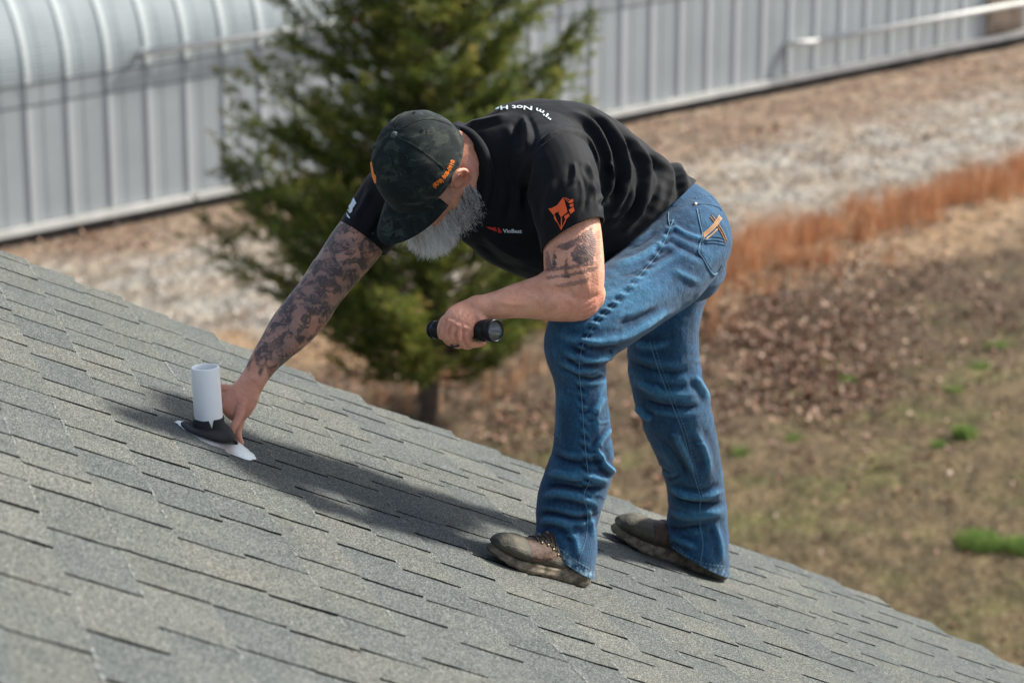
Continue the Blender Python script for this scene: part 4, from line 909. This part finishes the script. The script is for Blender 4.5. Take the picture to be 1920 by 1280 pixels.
# ------------------------------------------------------------------ shirt
def build_shirt():
    parts = [tube([(1250, 440, 5.25, 112, .182), (1216, 414, 5.22, 113, .180), (1180, 400, 5.20, 122, .172), (1130, 380, 5.16, 145, .175), (1075, 366, 5.11, 168, .172), (1020, 356, 5.08, 170, .165), (965, 345, 5.06, 160, .145), (915, 335, 5.05, 138, .12), (892, 330, 5.07, 108, .085)], 36, 6, round0=False),
             tube([(880, 330, 5.08, 105, .09), (820, 340, 5.14, 90, .09), (760, 360, 5.20, 74, .082), (722, 392, 5.22, 62, .074), (694, 428, 5.205, 55, .066), (672, 456, 5.19, 53, .064)], 28, 6, round1=False),
             tube([(1020, 300, 5.0, 92, .10), (1045, 315, 4.91, 72, .09), (1058, 350, 4.86, 68, .082), (1066, 395, 4.835, 66, .076), (1074, 440, 4.825, 64, .073), (1078, 475, 4.82, 62, .071)], 28, 6, round1=False),
             ellipsoid(P(960, 300, 5.03), [cR*.13, cU*.11, cF*.11], 24, 16)]
    me = fuse(parts, .0036, 5, .5)
    folds = [  # bunched cloth running over the back, down to the armpit
        ([(1060, 205), (1110, 235), (1140, 290), (1142, 350), (1128, 400)], 6, 6), ([(1085, 205), (1130, 240), (1158, 300), (1158, 350), (1140, 395)], 5, -5), ([(1100, 205), (1150, 245), (1175, 300), (1176, 345), (1150, 400), (1130, 420)], 6, 7),
        ([(1125, 220), (1170, 255), (1196, 300), (1198, 350), (1180, 400), (1140, 440)], 6, -5), ([(1150, 235), (1190, 268), (1214, 310), (1212, 360), (1190, 410), (1150, 460)], 6, 6), ([(1180, 262), (1215, 290), (1236, 325), (1232, 365), (1215, 400), (1190, 430)], 5, -4.5),
        ([(1200, 275), (1236, 300), (1256, 330), (1256, 365), (1236, 405), (1212, 425)], 6, 6), ([(1225, 290), (1256, 312), (1272, 338), (1272, 370), (1255, 405)], 4.5, -5), ([(1240, 298), (1272, 318), (1286, 345), (1286, 372), (1266, 410)], 5, 5),
        ([(1130, 420), (1165, 400), (1185, 370), (1190, 340)], 5, 4), ([(1140, 455), (1190, 420), (1225, 380), (1236, 345)], 6, -4), ([(1125, 390), (1150, 360), (1160, 330)], 5, -5), ([(1135, 300), (1150, 335), (1145, 375)], 4, 4),
        ([(1205, 440), (1245, 415), (1270, 385)], 6, 4), ([(1160, 470), (1200, 445), (1240, 425)], 6, 3.5),
        # shoulder
        ([(975, 215), (990, 240), (993, 265), (985, 290)], 5, 6), ([(960, 225), (972, 255), (970, 290)], 7, -4), ([(870, 235), (910, 228), (960, 215)], 5, 4), ([(850, 235), (900, 215), (950, 203)], 6, -4),
        ([(1000, 290), (1012, 272), (1050, 250), (1090, 258), (1112, 285), (1124, 330)], 2.4, -3.2), ([(1003, 280), (1016, 264), (1052, 243), (1094, 251), (1118, 280), (1132, 330)], 3.0, 2.2), ([(995, 300), (985, 350), (985, 400)], 5, -4, 5.1), ([(1003, 320), (996, 380), (1006, 440)], 6, 3, 5.1),
        # sleeve
        ([(1075, 300), (1078, 330), (1068, 350)], 5, 3.5, 4.95), ([(1100, 300), (1112, 340), (1112, 380)], 4, 4.5, 4.95), ([(1092, 320), (1100, 365), (1092, 400)], 4, -3.5, 4.95), ([(1110, 330), (1124, 370), (1126, 400)], 4, -3, 4.95), ([(1040, 330), (1030, 370), (1022, 420)], 7, 3, 4.95),
        # chest and belly, in shadow
        ([(905, 300), (925, 350), (920, 410)], 8, 3, 5.1), ([(940, 300), (958, 360), (945, 430)], 8, -3, 5.1), ([(900, 430), (950, 470), (1000, 490)], 8, 4, 5.1), ([(890, 455), (940, 495), (985, 510)], 7, -3, 5.1),
        # far sleeve
        ([(700, 350), (680, 385), (660, 415)], 6, 3), ([(720, 400), (705, 430), (690, 450)], 6, -3)]
    foldit(me, folds, 1.7); bumpit(me, 9, .004, 3, 4.0)
    def hemcut(x0, y0, d0, x1, y1, d1, outward, c, r, tilt=.0):
        a, b_ = P(x0, y0, d0), P(x1, y1, d1); e_ = nz(b_-a); n_ = nz(np.cross(e_, nz(cF+cU*tilt))); n_ = n_ if n_@outward > 0 else -n_; cut(me, a, n_, c, r)
    hemcut(633, 412, 5.19, 716, 470, 5.17, -cR-cU, P(676, 455, 5.19), .12, -.15)
    hemcut(1012, 472, 4.82, 1134, 410, 4.82, -cU, P(1078, 478, 4.82), .13, -.25)
    hemcut(1299, 345, 5.2, 1140, 492, 5.2, cR-cU, P(1225, 420, 5.22), .35, .0)
    ncx = P(884, 334, 5.03); na_ = nz(P(905, 320, 5.0)-P(840, 325, 5.0)); cut(me, P(893, 334, 4.99), -na_, ncx, .106)
    return me
sh = build_shirt(); sh = baked(sh, [('SOLIDIFY', dict(thickness=.003, offset=-1))])
cotton = mat('black_cotton', (.0065, .0075, .010), .75, spec=.2, sheen=.05); b = NB(cotton); b.col(b.ramp(b.noise(40, 4, .6), [(.3, (.0025, .0032, .0045)), (.7, (.005, .0062, .008))])); b.bump(b.noise(700, 2), .35, .001)
cotton.node_tree.nodes['Principled BSDF'].inputs['Sheen Roughness'].default_value = .4
shirt = link('t_shirt', sh, cotton, person); st = bvh(sh)
# collar ring round the neck
cl = [(852, 238, 4.97), (876, 247, 4.945), (896, 268, 4.93), (910, 300, 4.92), (916, 335, 4.92), (912, 372, 4.93), (900, 406, 4.96), (876, 432, 5.03), (848, 440, 5.10), (826, 410, 5.16), (815, 350, 5.17), (815, 290, 5.12), (826, 250, 5.04)]
V = []; F = []
cp = [P(*q) for q in cl]; q = cr(cp+[cp[0]], 6)[:-1]; cc = q.mean(0); n = len(q); ax_ = nz(P(905, 320, 5.0)-P(840, 325, 5.0))
T = np.roll(q, -1, 0)-np.roll(q, 1, 0)
for p_, t in zip(q, T):
    o_ = nz((p_-cc)-ax_*((p_-cc)@ax_))
    for a, bb in ((-.010, .000), (-.011, .004), (.0, .006), (.011, .005), (.014, .0), (.0, .0005)): V.append(p_+ax_*a+o_*bb)
for i in range(n):
    for k in range(6): F.append((i*6+k, i*6+(k+1) % 6, ((i+1) % n)*6+(k+1) % 6, ((i+1) % n)*6+k))
link('collar', mesh(V, F), cotton, shirt)
# prints
orange = mat('orange_print', (.80, .10, .012), .6); redp = mat('red_print', (.45, .02, .015), .6); whitep = mat('white_print', (.62, .68, .70), .6)
def w4(pts): return [(1010+x/12.8, 350+y/12.8) for x, y in pts]
wolf = [w4(p_) for p_ in ([(235, 525), (300, 520), (450, 450), (548, 428), (585, 270), (600, 265), (588, 310), (575, 400), (570, 440), (595, 545), (400, 640), (380, 690), (345, 665)],
    [(485, 625), (640, 560), (590, 300), (610, 300), (670, 520), (690, 610), (560, 720), (535, 740)], [(610, 715), (715, 645), (745, 700), (680, 770), (640, 785)], [(720, 560), (835, 490), (860, 585), (765, 660)],
    [(735, 440), (825, 400), (835, 470), (765, 495)], [(745, 335), (825, 295), (830, 370), (770, 395), (740, 405), (625, 300), (640, 300), (720, 370)], [(600, 265), (640, 268), (755, 320), (745, 338), (650, 290)],
    [(375, 690), (400, 690), (455, 830), (430, 845), (380, 760)], [(440, 835), (458, 830), (535, 985), (525, 1000)], [(540, 745), (565, 735), (565, 990), (535, 1000)], [(640, 790), (668, 785), (640, 860), (560, 1000), (555, 985), (610, 860)], [(520, 985), (575, 985), (545, 1045)])]
link('sleeve_emblem', laid(st, wolf, .0016), orange, shirt)
def w3(pts): return [(900+x/19.2, 400+y/19.2) for x, y in pts]
link('chest_emblem', laid(st, [w3(p_) for p_ in ([(230, 465), (470, 495), (560, 480), (620, 640), (520, 625), (330, 550)], [(640, 510), (690, 500), (800, 660), (740, 700), (660, 680)])], .0016, 2), redp, shirt)
tp_ = textpolys('VioBest', 17*.062, lambda x, y: (943.5+x*10.6, 435.6-y*9.5+x*.25)); link('chest_lettering', laid(st, tp_, .0016, 2), whitep, shirt)
def w7(pts): return [(620+x/12.8, 340+y/12.8) for x, y in pts]
link('sleeve_flag', laid(st, [w7(p_) for p_ in ([(540, 350), (625, 530), (540, 650), (520, 740), (470, 780), (455, 700), (445, 600), (455, 540), (500, 430)], [(430, 465), (490, 410), (500, 440), (455, 520)], [(360, 575), (410, 515), (450, 560), (445, 640)], [(400, 670), (455, 700), (465, 790)], [(385, 760), (475, 880), (455, 905), (400, 850)])], .0016, 2), whitep, shirt)
base_l = np.array([(1037, 221), (1018, 208), (1000, 201), (975, 199), (945, 199), (915, 204), (885, 210), (860, 216), (846, 219)], float)
Lb = np.concatenate([[0], np.cumsum(np.hypot(*np.diff(base_l, axis=0).T))])
def alongback(x, y):
    s = x; p_ = np.array([np.interp(s, Lb, base_l[:, 0]), np.interp(s, Lb, base_l[:, 1])]); q_ = np.array([np.interp(s+2, Lb, base_l[:, 0]), np.interp(s+2, Lb, base_l[:, 1])]); t = nz(q_-p_) if np.linalg.norm(q_-p_) > 0 else np.array([-1, 0])
    n_ = np.array([t[1], -t[0]]); n_ = n_ if n_[1] > 0 else -n_
    return tuple(p_+n_*y*.85)
tp_ = textpolys('"I\'m Not Here To Be', 12, lambda x, y: alongback(x*1.95, y)); link('back_lettering', laid(st, tp_, .0016, 3), whitep, shirt)
# ------------------------------------------------------------------ cap
capm = mat('dark_camo', (.02, .03, .028), .9, spec=.15, sheen=.08); b = NB(capm)
na = b.noise(22, 2, .5, b.map((1, 1, 1.8)), dist=1.2); nb_ = b.noise(34, 2, .5, b.map((1.6, 1, 1)), dist=1); nc = b.noise(300, 3)
c = b.ramp(na, [(.44, (.009, .014, .014)), (.46, (.014, .021, .020)), (.56, (.016, .023, .021)), (.58, (.034, .041, .034))], True); c = b.mix(b.ramp(nb_, [(.60, (0,)*3), (.62, (1,)*3)], True), c, (.007, .010, .010))
c = b.mix(1.0, c, b.ramp(nc, [(.3, (.75,)*3), (.7, (1.25,)*3)]), 'MULTIPLY'); b.col(c); b.bump(b.noise(500, 2), .5, .0015)
def build_crown():
    V = []; F = []; n = 72; m = 22
    for i in range(m):
        ph = (math.pi/2)*(i/(m-1))**.9; 
        for k in range(n):
            t = 2*math.pi*k/n; r = math.cos(ph)**.72 if ph < math.pi/2-1e-6 else 0; z = math.sin(ph)**1.05 if ph > 0 else 0
            l = .0855*r*math.cos(t); f = .108*r*math.sin(t)-.004; u = -.016+.128*z-.012*max(0, math.sin(t))*(1-z)
            if math.sin(t) > 0: f += .006*math.sin(t)*math.sin(ph*2); u += .006*math.sin(t)*z*(1-z)*4
            seam = min(abs(((t/(math.pi/3)+.5) % 1)-.5), 1)*(math.pi/3); g = -.0016*math.exp(-(seam/.045)**2)*(1-.6*z)
            p_ = hd(l, f, u); o_ = nz(p_-hd(0, 0, .02)); wr = .0022*noise.noise(Vector((l*22, f*22, u*22)))+.0012*noise.noise(Vector((l*60, f*60, u*60+9)))
            V.append(p_+o_*(g+wr))
    for i in range(m-1):
        for k in range(n): F.append((i*n+k, i*n+(k+1) % n, (i+1)*n+(k+1) % n, (i+1)*n+k))
    me = mesh(V, F); return baked(me, [('SOLIDIFY', dict(thickness=.0025, offset=-1)), ('SUBSURF', dict(levels=1, render_levels=1))])
crown = build_crown(); cap = link('cap', crown, capm, person); ct = bvh(crown)
V = []; F = []; n = 28; m = 10
for i in range(m+1):
    for k in range(n+1):
        a = R_(33+114*k/n); s = i/m; l0, f0 = .0835*math.cos(a), .1055*math.sin(a)-.012
        reach = .086*max(0, math.sin(math.pi*k/n))**.55; l1 = l0*(1+.10*s); f1 = f0+reach*s*(1 if True else 0)
        f1 = f0+s*reach; arch = -.030*(l1/.085)**2*(.35+.65*s); V.append(hd(l1, f1, -.022+arch-.010*s*s))
for i in range(m):
    for k in range(n): a = i*(n+1)+k; F.append((a, a+1, a+n+2, a+n+1))
bm_ = baked(mesh(V, F), [('SOLIDIFY', dict(thickness=.0042, offset=0)), ('BEVEL', dict(width=.001, segments=2)), ('SUBSURF', dict(levels=1, render_levels=1))]); link('brim', bm_, capm, cap)
for rr in (.3, .5, .7, .9):
    pts = []
    for k in range(3, n-2):
        pts.append(np.array(V[int(rr*m)*(n+1)+k])+HU*.0024)
    Vq, Fq = wtube(pts, .0005, 4, 1); link('brim_stitch', mesh(Vq, Fq), capm, cap)
Vq, Fq = ellipsoid(hd(0, -.004, .113), [HL*.0085, HF*.0085, HU*.0065], 16, 10); link('cap_button', mesh(Vq, Fq), noisy('button_cloth', (.05, .06, .055), (.08, .09, .08), 200, .8), cap)
for a in (0, 60, 120, 180, 240, 300):
    t = R_(a+30); pts = []; o0 = hd(.052*math.cos(t), .066*math.sin(t)-.004, .16); loc, no, i_, d_ = ct.ray_cast(Vector(o0), Vector(-HU), .3)
    if loc is not None:
        N3 = np.array(no); u3 = nz(np.cross(N3, [0, 0, 1.])); v3 = np.cross(N3, u3); ring = [np.array(loc)+N3*.0005+u3*.0035*math.cos(x)+v3*.0035*math.sin(x) for x in np.linspace(0, 2*math.pi, 13)]
        Vq, Fq = wtube(ring, .0009, 5, 1); link('eyelet', mesh(Vq, Fq), capm, cap)
    # stitched panel seam
    t = R_(a); sp = []
    for e in np.linspace(.1, 1.45, 20):
        r = math.cos(e)**.72; o0 = hd(.0855*r*math.cos(t)*1.4, (.108*r*math.sin(t))*1.4, -.016+.128*math.sin(e)*1.3+.03); dd = nz(hd(0, 0, .0)-o0); loc, no, i_, d_ = ct.ray_cast(Vector(o0), Vector(dd), .3)
        if loc is not None: sp.append(np.array(loc)+np.array(no)*.0006)
    if len(sp) > 3: Vq, Fq = wtube(sp, .0009, 5, 1); link('panel_seam', mesh(Vq, Fq), capm, cap)
capo = mat('orange_embroidery', (.85, .20, .012), .55)
cb = np.array([(813, 351), (826, 342), (838, 328), (846, 314), (853, 296)], float); Lc = np.concatenate([[0], np.cumsum(np.hypot(*np.diff(cb, axis=0).T))])
def capmap(x, y):
    p_ = np.array([np.interp(x, Lc, cb[:, 0]), np.interp(x, Lc, cb[:, 1])]); q_ = np.array([np.interp(min(x+1, Lc[-1]), Lc, cb[:, 0]), np.interp(min(x+1, Lc[-1]), Lc, cb[:, 1])]); p0_ = np.array([np.interp(max(x-1, 0), Lc, cb[:, 0]), np.interp(max(x-1, 0), Lc, cb[:, 1])]); t = nz(q_-p0_); n_ = np.array([t[1], -t[0]]); n_ = n_ if n_[0] < 0 else -n_
    return tuple(p_+n_*y)
ct2 = ct
link('side_lettering', laid(ct2, textpolys('(870) 808-0910', 11, lambda x, y: capmap(x*.93, y*.95-1), .035), .0014, 2), capo, cap)
link('front_emblem', laid(ct2, [[(695, 303), (698, 304), (702, 325), (706, 330), (706, 343), (702, 345), (698, 330), (697, 320)]], .0012, 2), capo, cap)
# ------------------------------------------------------------------ hair and beard
def strands(name, roots, dirs, lens, rad, m, curl, par, grav=.0):
    c = bpy.data.curves.new(name, 'CURVE'); c.dimensions = '3D'; c.bevel_depth = rad; c.bevel_resolution = 0; c.use_fill_caps = False; npt = 7
    for r, d, L in zip(roots, dirs, lens):
        sp = c.splines.new('POLY'); sp.points.add(npt-1); ph = rng.uniform(0, 6.28); u = nz(np.cross(d, rng.normal(0, 1, 3))); v = np.cross(d, u); am = curl*rng.uniform(.4, 1.3); fr_ = rng.uniform(1.2, 2.6); p_ = r; dd = d.copy(); co = []
        for i in range(npt):
            t = i/(npt-1); off = u*am*math.sin(fr_*t*3+ph)*t+v*am*math.cos(fr_*t*3+ph)*t; q = p_+off; co += [*q, 1.0]
            dd = nz(dd+np.array([0, 0, -grav])); p_ = p_+dd*L/(npt-1)
        sp.points.foreach_set('co', co); sp.points.foreach_set('radius', [1-.6*i/(npt-1) for i in range(npt)])
    c.materials.append(m); o = bpy.data.objects.new(name, c); COL.objects.link(o); me = evalmesh(o); bpy.data.objects.remove(o)
    return me
def beardroots(n):
    Vb = getco(body_me); Nb = getno(body_me); q = Vb-HC; l = q@HL; f = q@HF; u = q@HU
    # jaw, chin and cheeks below a line from ear to lip corner; the moustache over the lip
    line = -.064-.034*np.clip((f+.005)/.045, 0, 1)+.018*(np.abs(l) < .032)*(f > .07)
    m = (u < line) & (u > -.155) & (f > -.018) & (f < .14) & (np.abs(l) < .10) & (Nb@HU < .8) & ((np.abs(l) > .018) | (f < .10) | (u < -.098) | (u > -.082))
    idx = np.nonzero(m)[0]; pick = rng.choice(idx, n); return Vb[pick], Nb[pick], l[pick], f[pick], u[pick]
r_, n_, l_, f_, u_ = beardroots(7000)
down = nz(cw((.42, -1, .15))); front = np.clip(f_/.09, 0, 1)
dirs = [nz(n*.45+down*(.85+.3*a)+HF*.12*a+rng.normal(0, .16, 3)) for n, a in zip(n_, front)]
lens = .030+.026*front*rng.uniform(.6, 1.1, len(front))+.012*rng.uniform(0, 1, len(front)); lens *= np.where((u_ > -.088) & (front > .9), .5, 1)
grey = rng.uniform(-.25, 1.2, len(r_))+.22-.95*front   # darker by the ear, white at the chin
mw = mat('white_hair', (.92, .91, .87), .5, spec=.5); mg = mat('grey_hair', (.50, .49, .47), .5); md = mat('dark_hair', (.10, .092, .088), .5)
sel = [(grey < .25, mw), ((grey >= .25) & (grey < .75), mg), (grey >= .75, md)]; D_ = np.array(dirs)
for i, (mk, mm) in enumerate(sel):
    link('beard', strands('beard', r_[mk], D_[mk], lens[mk],   .00038, mm, .0085, None, .10), mm, person)
# cropped grey hair round the ear and nape
Vb = getco(body_me); Nb = getno(body_me); q = Vb-HC; l = q@HL; f = q@HF; u = q@HU
m = (np.abs(l) > .045) & (np.abs(l) < .083) & (u < .0) & (u > -.065) & (f < .038) & (f > -.10) & ~((np.abs(l) > .070) & (f < .014) & (f > -.03) & (u < -.012))
idx = rng.choice(np.nonzero(m)[0], 2600); dn = -HU
D_ = np.array([nz(Nb[i]*.5+dn+rng.normal(0, .15, 3)) for i in idx]); link('hair', strands('hair', Vb[idx]-Nb[idx]*.001, D_, rng.uniform(.003, .008, len(idx)), .00028, mg, .0008, None), mg, person)
# eyes, closed down towards the work under the brim
for sg in (1, -1):
    V, F = helli((sg*.032, .074, -.048), (.0125, .0125, .0125), n=16, m=10); e = link('eyeball', mesh(V, F), mat('eye_white', (.7, .68, .65), .2), body)
    V, F = helli((sg*.032, .0855, -.0495), (.0055, .002, .0055), n=12, m=8); link('iris', mesh(V, F), mat('iris', (.05, .07, .08), .2), body)
    V, F = wtube([hd(sg*.015, .088, -.032), hd(sg*.032, .087, -.028), hd(sg*.050, .074, -.033)], .004, 8, 4); link('eyebrow', mesh(V, F), mg, body)
# ring
ringp = P(853, 645, 4.735); V, F = wtube([ringp+cw((math.cos(a)*.0035+math.cos(a)*.008*.6, math.sin(a)*.005, 0))*1.0+cF*math.sin(a)*.011 for a in np.linspace(0, 2*math.pi, 25)], .0022, 8, 1)
link('ring', mesh(V, F), mat('dark_metal', (.05, .055, .06), .25, .9), person)
# ------------------------------------------------------------------ boots
def make_boot(hx, hy, tx, ty, label, ank):
    V, F, bp, sole_m, oc, n = boot_geo(hx, hy, tx, ty); q0 = bp(0, 0, 0); ex, ey, ez = bp(1, 0, 0)-q0, bp(0, 1, 0)-q0, bp(0, 0, 1)-q0; dv = ank-q0; ua = dv@ez/(ez@ez); anf = (dv@ex/(ex@ex)-.02)*.12/ua; ans = (dv@ey/(ey@ey))*.12/ua; print('ankle', anf, ans, ua)
    # upper: stations along the foot (f, half width, height of top, base)
    parts = []; Vu = []; Fu = []
    stn = [(-.024, .018, .065), (-.018, .028, .085), (.0, .034, .098), (.03, .036, .102), (.06, .036, .100), (.085, .036, .092), (.11, .037, .082), (.14, .041, .073), (.17, .045, .067), (.20, .046, .064), (.225, .043, .062), (.245, .034, .055), (.258, .022, .044)]
    q = cr(stn, 4); m = 20
    for f, hw, ht in q:
        ht *= 1.10
        for k in range(m):
            t = math.pi*2*k/m; cx, sx = math.cos(t), math.sin(t); b0 = .022+.012*max(0, (f-.17)/.09)**2; mid = b0+(ht-b0)*.42
            s = math.copysign(abs(cx)**.75, cx)*hw*1.1*(1 if sx < 0 else (1-.42*(sx**1.5)*min(1, (ht-.03)/.07))); u = mid+(ht-mid)*sx if sx > 0 else mid+(mid-b0)*sx; g_ = max(0, u-.03)/.09*max(0, min(1, (.14-f)/.09)); f2 = f+anf*g_
            Vu.append(bp(f2, s+(.004 if f > .15 else 0)+ans*g_, u))
    nn = len(q)
    for i in range(nn-1):
        for k in range(m): Fu.append((i*m+k, i*m+(k+1) % m, (i+1)*m+(k+1) % m, (i+1)*m+k))
    Fu.append(tuple(range(m-1, -1, -1))); Fu.append(tuple((nn-1)*m+k for k in range(m)))
    me = fuse([(Vu, Fu)], .0022, 4); Vx = getco(me)
    q0 = bp(0, 0, 0); fwv = nz(bp(1, 0, 0)-q0); sdv = nz(bp(0, 1, 0)-q0); upv = nz(bp(0, 0, 1)-q0); sc_ = np.linalg.norm(bp(1, 0, 0)-q0)
    f = (Vx-q0)@fwv/sc_; s = (Vx-q0)@sdv/sc_; u = (Vx-q0)@upv/sc_
    # toe cap, rand and heel counter: rubbery green-grey; the rest brown leather
    cap_ = np.clip((f-(.178+.25*(u-.03)))/.006, 0, 1); rand = np.clip(((.046+.012*np.sin(f*30))-u)/.003, 0, 1); heel = np.clip(((.030-.5*(u-.05))-f)/.004, 0, 1)*np.clip((.075-u)/.003, 0, 1)
    msk = np.maximum(np.maximum(cap_, rand), heel); N = getno(me); Vx += N*(msk*.0018)[:, None]
    tong = np.exp(-(s/.016)**2)*np.clip((f-.06)/.02, 0, 1)*np.clip((.155-f)/.02, 0, 1); Vx -= N*(tong*.0015)[:, None]; setco(me, Vx); bumpit(me, 40, .0012, 3); add_attr(me, 'rub', msk)
    return V, F, me, bp
def boot_geo(hx, hy, tx, ty):
    H_ = onroof(hx, hy); T_ = onroof(tx, ty); fw = nz(T_-H_); L = np.linalg.norm(T_-H_); up = rn; sd_ = np.cross(up, fw); sc_ = L/.235
    def bp(f, s, u): return H_+fw*f*sc_+sd_*s*sc_+up*(u*sc_+.0085)
    outl = [(-.030, .0), (-.026, .022), (-.008, .034), (.03, .036), (.08, .034), (.13, .040), (.18, .050), (.215, .049), (.245, .036), (.262, .012), (.264, -.006), (.255, -.028), (.225, -.042), (.18, -.046), (.13, -.036), (.08, -.032), (.03, -.034), (-.008, -.032), (-.026, -.020)]
    oc = cr(outl+[outl[0]], 5)[:-1]; n = len(oc); V = []; F = []; lvs = ((.5, .002), (.93, .0), (.97, .0), (1.0, .006), (1.02, .013), (.985, .019), (1.0, .026), (.97, .031), (.6, .034))
    for sc2, u in lvs:
        for i, (f, s) in enumerate(oc):
            lift = .012*max(0, (f-.17)/.09)**2+.002*max(0, -f/.03); lug = .0022 if (.9 < sc2 < .99 and u < .001 and math.sin(i*1.3) > .2) else 0
            V.append(bp((f-.115)*sc2+.115, s*sc2, u+lift+lug+(.0018*math.sin(f*40+1) if u > .015 else 0)-(.010*min(1, max(0, (f-.02)/.2)) if u > .015 else 0)))
    for i in range(len(lvs)-1):
        for k in range(n): F.append((i*n+k, i*n+(k+1) % n, (i+1)*n+(k+1) % n, (i+1)*n+k))
    F.append(tuple(range(n-1, -1, -1))); return V, F, bp, None, oc, n
sole_m = noisy('muddy_sole', (.075, .062, .045), (.23, .19, .14), 60, .9, 5, .4, .003, spec=.2)
leather = mat('boot_leather', (.07, .045, .035), .7, spec=.3); b = NB(leather)
lc = b.ramp(b.noise(30, 4, .6), [(.3, (.045, .026, .018)), (.55, (.095, .058, .042)), (.8, (.17, .115, .085))]); rc_ = b.ramp(b.noise(22, 4, .6), [(.3, (.046, .042, .031)), (.55, (.086, .078, .057)), (.8, (.16, .13, .09))])
rb = b.attr('rub'); seam = b.ramp(rb, [(.1, (0,)*3), (.4, (.8,)*3), (.6, (.8,)*3), (.95, (0,)*3)]); b.col(b.mix(seam, b.mix(rb, lc, rc_), (.02, .016, .012))); b.bump(b.math('ADD', b.noise(220, 3), b.math('MULTIPLY', b.noise(45, 4), 2.0)), .6, .003)
lace_m = noisy('bootlace', (.02, .016, .013), (.12, .10, .08), 200, .9)
for hx, hy, tx, ty, lab, ank in ((1074, 1097, 927, 1056, 'near brown hiking boot, toe up the slope', P(1060, 1000, 5.03)), (1334, 1084, 1160, 1020, 'far brown hiking boot behind the other', P(1308, 990, 5.73))):
    V, F, me, bp = make_boot(hx, hy, tx, ty, lab, ank)
    up_ = link('boot', me, leather, person); up_['label'] = lab
    link('sole', mesh(V, F), sole_m, up_)
    lt = bvh(me); upv = nz(bp(0, 0, 1)-bp(0, 0, 0))
    def drop(f, s):
        o_ = bp(f, s, .25); loc, no, i_, d_ = lt.ray_cast(Vector(o_), Vector(-upv), .4); return None if loc is None else np.array(loc)+upv*.002
    lp = []
    for k, f in enumerate(np.linspace(.075, .150, 6)):
        for a, b_ in ((1, -1), (-1, 1)):
            pts = [drop(f+.010*t, a*.022*(1-2*t)) for t in np.linspace(0, 1, 7)]; pts = [p_ for p_ in pts if p_ is not None]
            if len(pts) > 3: lp.append(wtube(pts, .0019, 6, 2))
    V, F = joinm(lp); link('laces', mesh(V, F), lace_m, up_)
    hk = []
    for f in np.linspace(.075, .150, 5):
        for a in (1, -1):
            d0 = drop(f, a*.024)
            if d0 is not None: hk.append(ellipsoid(d0, [cR*.0032, cU*.0032, cF*.0032], 8, 6))
    brass = mat('dull_brass', (.35, .27, .15), .4, .8)
    for V, F in hk: link('lace_hook', mesh(V, F), brass, up_)
# ------------------------------------------------------------------ torch
tq = P(810, 618, 4.835); te = P(926, 620, 4.715); ta = nz(te-tq); LT = np.linalg.norm(te-tq)
torch = empty('flashlight', tq); tag(torch, 'black metal flashlight held in the man\'s near fist', 'flashlight')
anod = mat('black_anodised', (.010, .013, .016), .32, .6, spec=.5)
mm_ = lambda r: r*4.77/FPX
V, F = lathe(tq, ta, [(0, -.004), (mm_(13), -.004), (mm_(16), .0), (mm_(17), .004), (mm_(15.2), .007), (mm_(15.2), .010), (mm_(17.5), .013), (mm_(17.5), .022), (mm_(14), .024), (mm_(13), .028), (mm_(13), LT*.62), (mm_(17), LT*.74), (mm_(20.5), LT*.82), (mm_(21), LT*.90), (mm_(20), LT*.905), (mm_(20), LT*.93), (mm_(21.5), LT*.935), (mm_(21.5), LT*1.03), (mm_(19), LT*1.035), (mm_(18), LT*1.02)], 40)
link('tube', mesh(V, F), anod, torch)

refl = mat('reflector', (.30, .33, .36), .12, 1.0)
def radial(prof, n=40): return lathe(tq, ta, [(mm_(r), LT*z) for r, z in prof], n)
V, F = lathe(tq, ta, [(mm_(18), LT*1.02), (mm_(15.5), LT*.99), (mm_(11), LT*.93), (mm_(6), LT*.89), (mm_(4), LT*.885)], 12); link('reflector', mesh(V, F, False), refl, torch)
V, F = ellipsoid(tq+ta*LT*.89, [nz(np.cross(ta, cU))*.0042, cU*.0042, ta*.003], 12, 8); link('led', mesh(V, F), mat('led', (.25, .22, .08), .5), torch)
gl = mat('lens_glass', (.9, .95, 1), .03); gl.node_tree.nodes['Principled BSDF'].inputs['Transmission Weight'].default_value = 1.0
V, F = lathe(tq, ta, [(.0002, LT*1.016), (mm_(18), LT*1.016), (mm_(18), LT*1.006), (.0002, LT*1.006)], 40); link('lens', fixn(mesh(V, F, False)), gl, torch)
